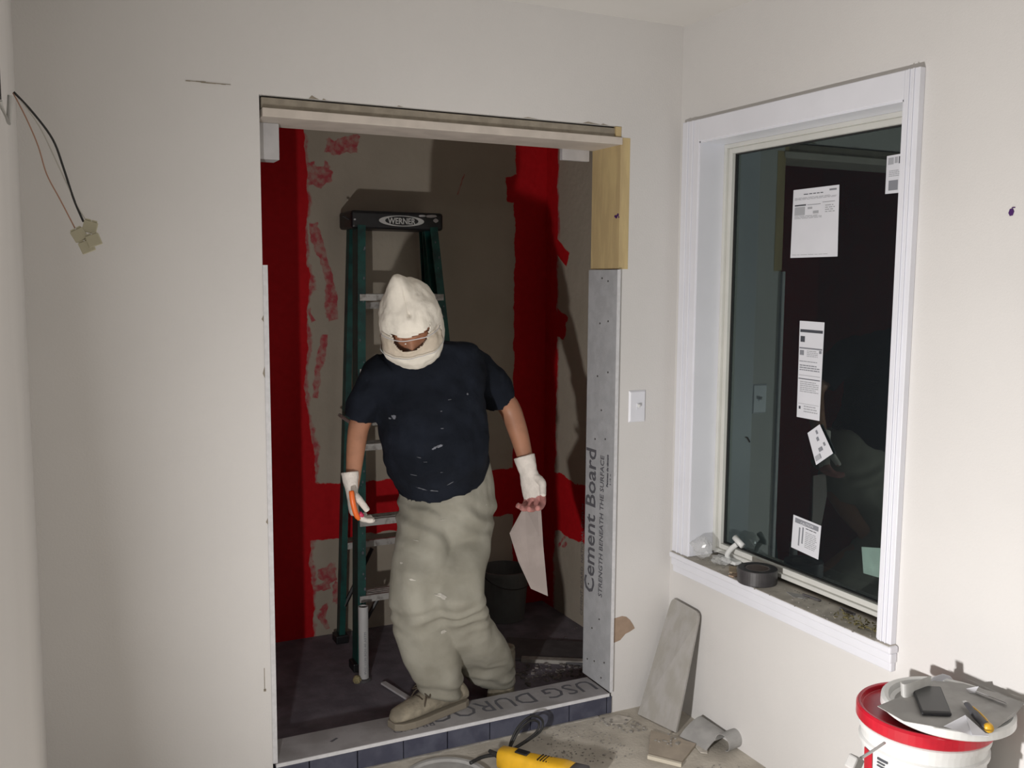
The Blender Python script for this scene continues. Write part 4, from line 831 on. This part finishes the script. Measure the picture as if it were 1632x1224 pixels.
# curled grey offcut
def sheet(prof, along, thick=0.002):
    """prof: list of points of a curve; extruded by the vector along"""
    bm = nb(); a = [V(p) for p in prof]; al_ = V(along); n = len(a); rows = []
    for k in range(2):
        for s in (0, 1):
            row = []
            for i, p in enumerate(a):
                tt = (a[min(i+1, n-1)]-a[max(i-1, 0)]).normalized(); nn = tt.cross(al_).normalized(); row.append(bm.verts.new(p+al_*k+nn*thick*s))
            rows.append(row)
    a0, a1, b0, b1 = rows
    for i in range(n-1):
        bm.faces.new((a0[i], a0[i+1], b0[i+1], b0[i])); bm.faces.new((a1[i], b1[i], b1[i+1], a1[i+1])); bm.faces.new((a0[i], a1[i], a1[i+1], a0[i+1])); bm.faces.new((b0[i], b0[i+1], b1[i+1], b1[i]))
    for i in (0, n-1): bm.faces.new((a0[i], b0[i], b1[i], a1[i]))
    return bm
pr = spline([(-0.128, -0.205, 0.001), (-0.100, -0.200, 0.022), (-0.062, -0.195, 0.042), (-0.025, -0.185, 0.045), (-0.006, -0.175, 0.030)], 6); pr = [p+V((0, -0.052, 0)) for p in pr]
o = obj('curled_offcut', sheet(pr, (0.006, -0.130, -0.004)), 'greypaper', smooth=False); tag(o, 'stiff grey arched offcut on the floor at the foot of the leaning board', 'offcut')
cc = V((-0.075, -0.412, 0.034)); pr = [cc+V((0.02*(1-i/16), -0.030*math.cos(a_), 0.030*math.sin(a_))) for i, a_ in enumerate([math.radians(-85+17*i) for i in range(17)])]
o = obj('curled_offcut', sheet(pr, (0.072, 0.012, 0.0)), 'greypaper'); tag(o, 'small rolled grey offcut against the wall, nearer than the arched one', 'offcut')
# square of hardboard and pale strip
bm = nb(); prism(bm, [(-0.200, -0.190, 0.001), (-0.118, -0.338, 0.001), (-0.238, -0.420, 0.001), (-0.305, -0.330, 0.001)], (0, 0, 0.008)); t = tag(obj('hardboard_offcut', bm, 'hardboard'), 'flat tan hardboard offcut lying on the floor below the curled offcut', 'offcut')
bm = nb(); prism(bm, [(-0.309, -0.335, 0.001), (-0.242, -0.428, 0.001), (-0.250, -0.436, 0.001), (-0.318, -0.343, 0.001)], (0, 0, 0.012)); tag(obj('wood_strip', bm, 'paleedge'), 'pale broken wood strip along the edge of the tan offcut', 'strip')
bm = nb(); prism(bm, [(-0.100, -0.330, 0.001), (-0.090, -0.365, 0.001), (-0.118, -0.400, 0.001), (-0.135, -0.385, 0.001), (-0.125, -0.345, 0.001)], (0, 0, 0.004)); tag(obj('dark_chip', bm, 'silldust'), 'oval dark chip on the floor right of the tan offcut', 'chip')
bm = nb(); prism(bm, [(-0.30, -0.035, 0.001), (-0.235, -0.030, 0.001), (-0.20, -0.075, 0.001), (-0.245, -0.10, 0.001), (-0.31, -0.075, 0.001)], (0, 0, 0.002)); tag(obj('dust_patch', bm, 'silldust'), 'flat brown dust patch beside the end of the curb', 'dust')
bm = nb()
bits(bm, 200, (-0.60, -0.33), (-0.30, -0.03), (.001, .0035)); bits(bm, 60, (-0.30, -0.04), (-0.70, -0.46), (.001, .0035)); bits(bm, 40, (-0.32, -0.20), (-0.17, -0.03), (.002, .007))
tag(obj('floor_crumbs', bm, 'rubble'), 'small plaster crumbs and grit scattered over the floor', 'debris', kind='stuff')
bm = nb(); bits(bm, 14, (-0.23, -0.16), (-0.32, -0.24), (.003, .007), 0.009); tag(obj('board_crumbs', bm, 'rubble'), 'grey crumbs lying on the tan hardboard offcut', 'debris', kind='stuff')
# grey lid at the bottom edge
t = thing('round_lid', (-0.985, -0.285, 0), 'grey plastic lid lying on the floor at the foot of the curb', 'lid')
bm = nb(); lathe(bm, (-0.975, -0.205, 0.0), [(0, 0.010), (0.120, 0.010), (0.128, 0.016), (0.140, 0.016), (0.143, 0.010), (0.143, 0.001), (0, 0.001)], 48); obj('disc', bm, 'greypaper', t)
bm = nb(); lathe(bm, (-0.975, -0.205, 0.010), [(0.055, 0), (0.058, 0.004), (0.064, 0.004), (0.067, 0)], 40); obj('raised_ring', bm, 'greypaper', t)
# yellow power tool with its cord
t = thing('power_drill', (-0.70, -0.30, 0), 'yellow and black corded power tool lying on the floor in front of the curb', 'power tool')
a = V((-0.785, -0.195, 0.045)); b = V((-0.655, -0.395, 0.045)); ax = (b-a).normalized(); sd = V((0, 0, 1)).cross(ax)
def rr(u, hw, hh, z=0.045): return [V((a.x, a.y, z))+ax*u+sd*(hw*math.copysign(abs(math.cos(q))**0.6, math.cos(q)))+V((0, 0, 1))*(hh*math.copysign(abs(math.sin(q))**0.6, math.sin(q))) for q in [2*PI*i/24 for i in range(24)]]
bm = nb(); skinrings(bm, [rr(0, .018, .022), rr(.006, .028, .032), rr(.05, .031, .035), (rr(.10, .029, .034)), rr(.16, .034, .038), rr(.23, .042, .044), rr(.26, .040, .042)]); obj('housing', bm, 'yellow', t, smooth=True)
bm = nb(); skinrings(bm, [rr(.055, .0325, .0365), rr(.057, .034, .038), rr(.060, .034, .038)]) ; bm.free()
bm = nb(); mt = Matrix.Translation(a+ax*0.085+V((0, 0, 0.033))) @ ax.to_track_quat('X', 'Z').to_matrix().to_4x4(); box(bm, (-.022, -.013, 0), (.022, .013, .006), mt); obj('switch_plate', bm, 'black', t, bevel=0.002)
for k in range(5):
    bm = nb(); mt = Matrix.Translation(a+ax*(0.150+0.010*k)+V((0, 0, 0.033))) @ ax.to_track_quat('X', 'Z').to_matrix().to_4x4(); box(bm, (-.002, -.020, 0), (.002, .020, .006), mt); obj('vent_slot', bm, 'black', t)
bm = nb(); skinrings(bm, [rr(.26, .045, .040), rr(.30, .048, .042), rr(.31, .030, .030)]); obj('gear_head', bm, 'darkboard', t, smooth=True)
bm = nb(); tube(bm, [a-ax*0.002, a-ax*0.030+sd*0.006, a-ax*0.045+sd*0.012], [.010, .008, .006], 12); obj('strain_relief', bm, 'blackrub', t)
bm = nb(); S_ = a-ax*0.030+sd*0.008
loop = spline([S_, P3(-0.7270, -0.1300, 0.0120), P3(-0.7060, -0.1200, 0.0470), P3(-0.6710, -0.1100, 0.0880), P3(-0.6190, -0.1000, 0.1060), P3(-0.5780, -0.0950, 0.0800), P3(-0.5850, -0.1000, 0.0480), P3(-0.6310, -0.1100, 0.0310), P3(-0.6800, -0.1200, 0.0200), P3(-0.7180, -0.1300, 0.0150), P3(-0.7040, -0.1250, 0.0420), P3(-0.6740, -0.1200, 0.0790), P3(-0.6290, -0.1100, 0.0960), P3(-0.5960, -0.1050, 0.0790), P3(-0.6070, -0.1100, 0.0520), P3(-0.6520, -0.1200, 0.0350), P3(-0.7200, -0.1350, 0.0200)], 6)
tube(bm, loop, 0.0042, 8); obj('cord', bm, 'blackrub', t, smooth=True)
bm = nb(); tube(bm, spline([P3(-0.7460, -0.1600, 0.0130), P3(-0.7680, -0.1600, 0.0270), P3(-0.8000, -0.1500, 0.0290), P3(-0.8310, -0.1500, 0.0280), P3(-0.8750, -0.1700, 0.0300)], 6), 0.0062, 8); obj('cord', bm, 'blackrub', t, smooth=True)
bm = nb(); mt = Matrix.Translation(P3(-0.7200, -0.1350, 0.0220)) @ Matrix.Rotation(0.4, 4, 'Z'); box(bm, (-.006, -.006, -.010), (.010, .006, .008), mt); obj('cord_tie', bm, 'blackrub', t)

# ---------------------------------------------------------------- bucket and what lies on it
BC = V((-0.172, -1.290, 0)); ZR = 0.545
t = thing('plastic_bucket', (BC.x, BC.y, 0), 'tall white plastic bucket with a red lid ring standing by the window wall', 'bucket')
bm = nb(); lathe(bm, BC, [(0, 0.001), (0.122, 0.001), (0.126, 0.006), (0.141, 0.455), (0.147, 0.457), (0.147, 0.466), (0.142, 0.470), (0.143, 0.492), (0.149, 0.494), (0.149, 0.506), (0.145, 0.510), (0.146, 0.530), (0, 0.530)], 64); obj('body', bm, 'white', t, smooth=False)
bm = nb(); lathe(bm, BC, [(0.1465, 0.512), (0.153, 0.512), (0.156, 0.516), (0.156, 0.540), (0.152, 0.546), (0.145, 0.545), (0.141, 0.534), (0.0, 0.532)], 64); obj('lid_ring', bm, 'redpl', t, smooth=False, bevel=0.001, label='glossy red lid ring')
bm = nb()
for i in range(12):
    a0 = math.radians(156+i*1.2); a1 = math.radians(156+(i+1)*1.2); q = []
    for (an, r, z) in ((a0, .1436, .450), (a1, .1436, .450), (a1, .1385, .30), (a0, .1385, .30)): q.append(V((BC.x+r*math.cos(an), BC.y+r*math.sin(an), z)))
    bm.faces.new([bm.verts.new(p) for p in q])
obj('red_label', bm, 'redpl', t, label='red printed label')
bm = nb()
for row, (z0, z1, a_, b_) in enumerate(((.444, .450, 177, 189), (.436, .440, 177, 186), (.428, .432, 177, 188))):
    for i in range(int(a_), int(b_)):
        q = [V((BC.x+.1432*math.cos(math.radians(an)), BC.y+.1432*math.sin(math.radians(an)), z)) for an, z in ((i, z0), (i+1, z0), (i+1, z1), (i, z1))]; bm.faces.new([bm.verts.new(p) for p in q])
obj('barcode_label', bm, 'printdark', t, label='small dark printed strip')
bm = nb(); tube(bm, spline([P3(-0.4470, -1.4200, 0.5750), P3(-0.5120, -1.4500, 0.5860), P3(-0.5690, -1.4700, 0.5910)], 4), 0.003, 8); obj('bail_handle', bm, 'steel', t, smooth=True)
bm = nb(); mt = Matrix.Translation(P3(-0.5960, -1.4800, 0.5910)); box(bm, (-.014, -.012, -.014), (.012, .012, .014), mt @ Matrix.Rotation(.5, 4, 'Y')); obj('bail_grip', bm, 'greypaper', t, bevel=0.004)
# white lid lying on top, off centre
LC = V((-0.152, -1.335, 0.548)); LR = 0.148
t = thing('bucket_lid', LC, 'white round bucket lid covered with dust lying off-centre on the red-ringed bucket', 'lid')
tl = Matrix.Rotation(0.02, 3, 'X')
bm = nb(); lathe(bm, LC, [(0, 0.010), (0.118, 0.010), (0.126, 0.014), (0.131, 0.026), (0.140, 0.028), (0.147, 0.024), (0.148, 0.006), (0.143, 0.002), (0, 0.002)], 64, tl); obj('disc', bm, 'white', t, smooth=False)
bm = nb(); lathe(bm, LC, [(0.0, 0.0113), (0.116, 0.0113)], 48, tl); obj('dust_film', bm, 'greypaper', t)
zt = LC.z+0.030
t = None
bm = nb(); pts = [P3(-0.3260, -1.2860, 0.5770), P3(-0.2460, -1.2760, 0.5790), P3(-0.1130, -1.2290, 0.5800), P3(-0.0410, -1.2900, 0.5810), P3(-0.0110, -1.3780, 0.5820), P3(-0.0240, -1.4400, 0.5900), P3(-0.0830, -1.4610, 0.5820), P3(-0.2130, -1.4920, 0.5780), P3(-0.2670, -1.4470, 0.5780), P3(-0.3320, -1.3680, 0.5770)]
prism(bm, pts, (0, 0, 0.0015)); tag(obj('grey_sheet', bm, 'greypaper'), 'large grey dusty sheet spread over the white bucket lid', 'sheet')
zs = .582
ph = [P3(-0.1830, -1.2540, 0.5820), P3(-0.1220, -1.2910, 0.5820), P3(-0.2230, -1.4060, 0.5820), P3(-0.2800, -1.3720, 0.5820)]
t = thing('smartphone', ph[0], 'black smartphone lying face up on the bucket lid', 'phone')
bm = nb(); prism(bm, ph, (0, 0, 0.009)); obj('body', bm, 'black', t, bevel=0.004, seg=3)
c_ = sum(ph, V((0, 0, 0)))/4; bm = nb(); prism(bm, [c_.lerp(p, .90)+V((0, 0, .0091)) for p in ph], (0, 0, 0.0004)); obj('screen', bm, mat('dark_phone_screen', (0.03, 0.033, 0.033), 0.35), t)
t = thing('box_cutter', P3(-0.1590, -1.4260, 0.5820), 'yellow and grey box cutter lying on the bucket lid beside the phone', 'cutter')
k0, k1 = P3(-0.1560, -1.3910, 0.5940), P3(-0.2160, -1.4950, 0.5940); kd = (k1-k0).normalized(); ks_ = V((0, 0, 1)).cross(kd)
bm = nb(); tube(bm, spline([k0, k0.lerp(k1, .3)-ks_*.002, k0.lerp(k1, .7)-ks_*.003, k1], 4), [.007]*5+[.010]*5+[.012]*2+[.010], 12, flat=0.7); obj('grip', bm, mat('grey_rubber_grip', (.07, .07, .08), .6), t, smooth=True)
bm = nb(); tube(bm, spline([k0.lerp(k1, .15)+ks_*.006, k0.lerp(k1, .5)+ks_*.010, k0.lerp(k1, .85)+ks_*.008, k1+ks_*.001], 4), [.0035]*9+[.006, .008, .009, .008], 10); obj('yellow_frame', bm, 'yellow', t, smooth=True)
bm = nb(); tube(bm, [k1-kd*.004, k1+kd*.006], [.011, .009], 12); obj('end_cap', bm, 'yellow', t, smooth=True)
bm = nb(); prism(bm, [k0-ks_*.006, k0+ks_*.006, k0-kd*.018+ks_*.004, k0-kd*.012-ks_*.006], (0, 0, 0.001)); obj('blade', bm, 'steel', t)
bm = nb(); prism(bm, [P3(-0.2180, -1.4360, 0.5980), P3(-0.2730, -1.4980, 0.5900), P3(-0.2440, -1.5170, 0.5900)], (0, 0, .001)); prism(bm, [P3(-0.2180, -1.4360, 0.5980), P3(-0.2730, -1.4980, 0.5900), P3(-0.2390, -1.4590, 0.5830), P3(-0.2810, -1.4320, 0.5830)], (0, 0, .0008)); tag(obj('folded_paper', bm, 'paper'), 'small bright white folded paper beside the yellow box cutter', 'paper')
# stiff plastic offcuts standing up at the back of the lid
pr = spline([P3(-0.2300, -1.2700, 0.5800), P3(-0.2350, -1.2830, 0.5800), P3(-0.2150, -1.2850, 0.5800), P3(-0.1700, -1.2790, 0.5800), P3(-0.1360, -1.2750, 0.5800)], 5)
bm = sheet(pr, (0.0, 0.004, 0.032), 0.0015); tag(obj('plastic_offcut', bm, 'offwhite'), 'pale curved plastic strip standing on edge behind the phone', 'offcut')
bm = nb(); prism(bm, [P3(-0.1140, -1.2450, 0.5800), P3(-0.0930, -1.2450, 0.5910), P3(-0.0620, -1.2450, 0.5930), P3(-0.0350, -1.2450, 0.5820), P3(-0.0100, -1.2450, 0.5580)], (0.002, 0.001, 0)); tag(obj('paper_scrap', bm, 'paper'), 'white rounded paper scrap sticking up at the back of the lid', 'scrap')
bm = nb(); prism(bm, [P3(-0.0780, -1.3270, 0.5900), P3(-0.0550, -1.3430, 0.5980), P3(-0.0740, -1.3480, 0.5880), P3(-0.0780, -1.3360, 0.5840)], (0, 0, .001)); tag(obj('paper_scrap', bm, 'paper'), 'tiny bright paper corner at the back edge of the lid', 'scrap')
bm = sheet([P3(-0.0610, -1.3410, 0.5860), P3(-0.0600, -1.3810, 0.5880), P3(-0.0600, -1.4230, 0.5900)], (-0.010, -0.004, 0.006), 0.001); tag(obj('plastic_offcut', bm, 'whitescrap'), 'long translucent plastic strip on the right back of the lid', 'offcut')
bm = nb()
for (px_, py_) in ((0, 0),):
    for i in range(14): 
        c = V((LC.x-0.122+random.uniform(0, .02), LC.y+random.uniform(-.02, .06), .562)); s = random.uniform(.002, .005); box(bm, c-V((s, s, 0)), c+V((s, s, s)))
tag(obj('lid_grit', bm, 'rubble_dark'), 'grit caught in the rim of the white lid', 'debris', kind='stuff')
for pts_, lab in (([P3(-0.1260, -1.2200, 0.6020), P3(-0.0810, -1.2200, 0.5800), P3(-0.0960, -1.2200, 0.6090)], 'pointed paper scrap at the back left of the lid'), ([P3(-0.0130, -1.2200, 0.5710), P3(0.0160, -1.2200, 0.5530), P3(-0.0090, -1.2200, 0.5870)], 'pointed paper scrap at the back middle of the lid')):
    pass
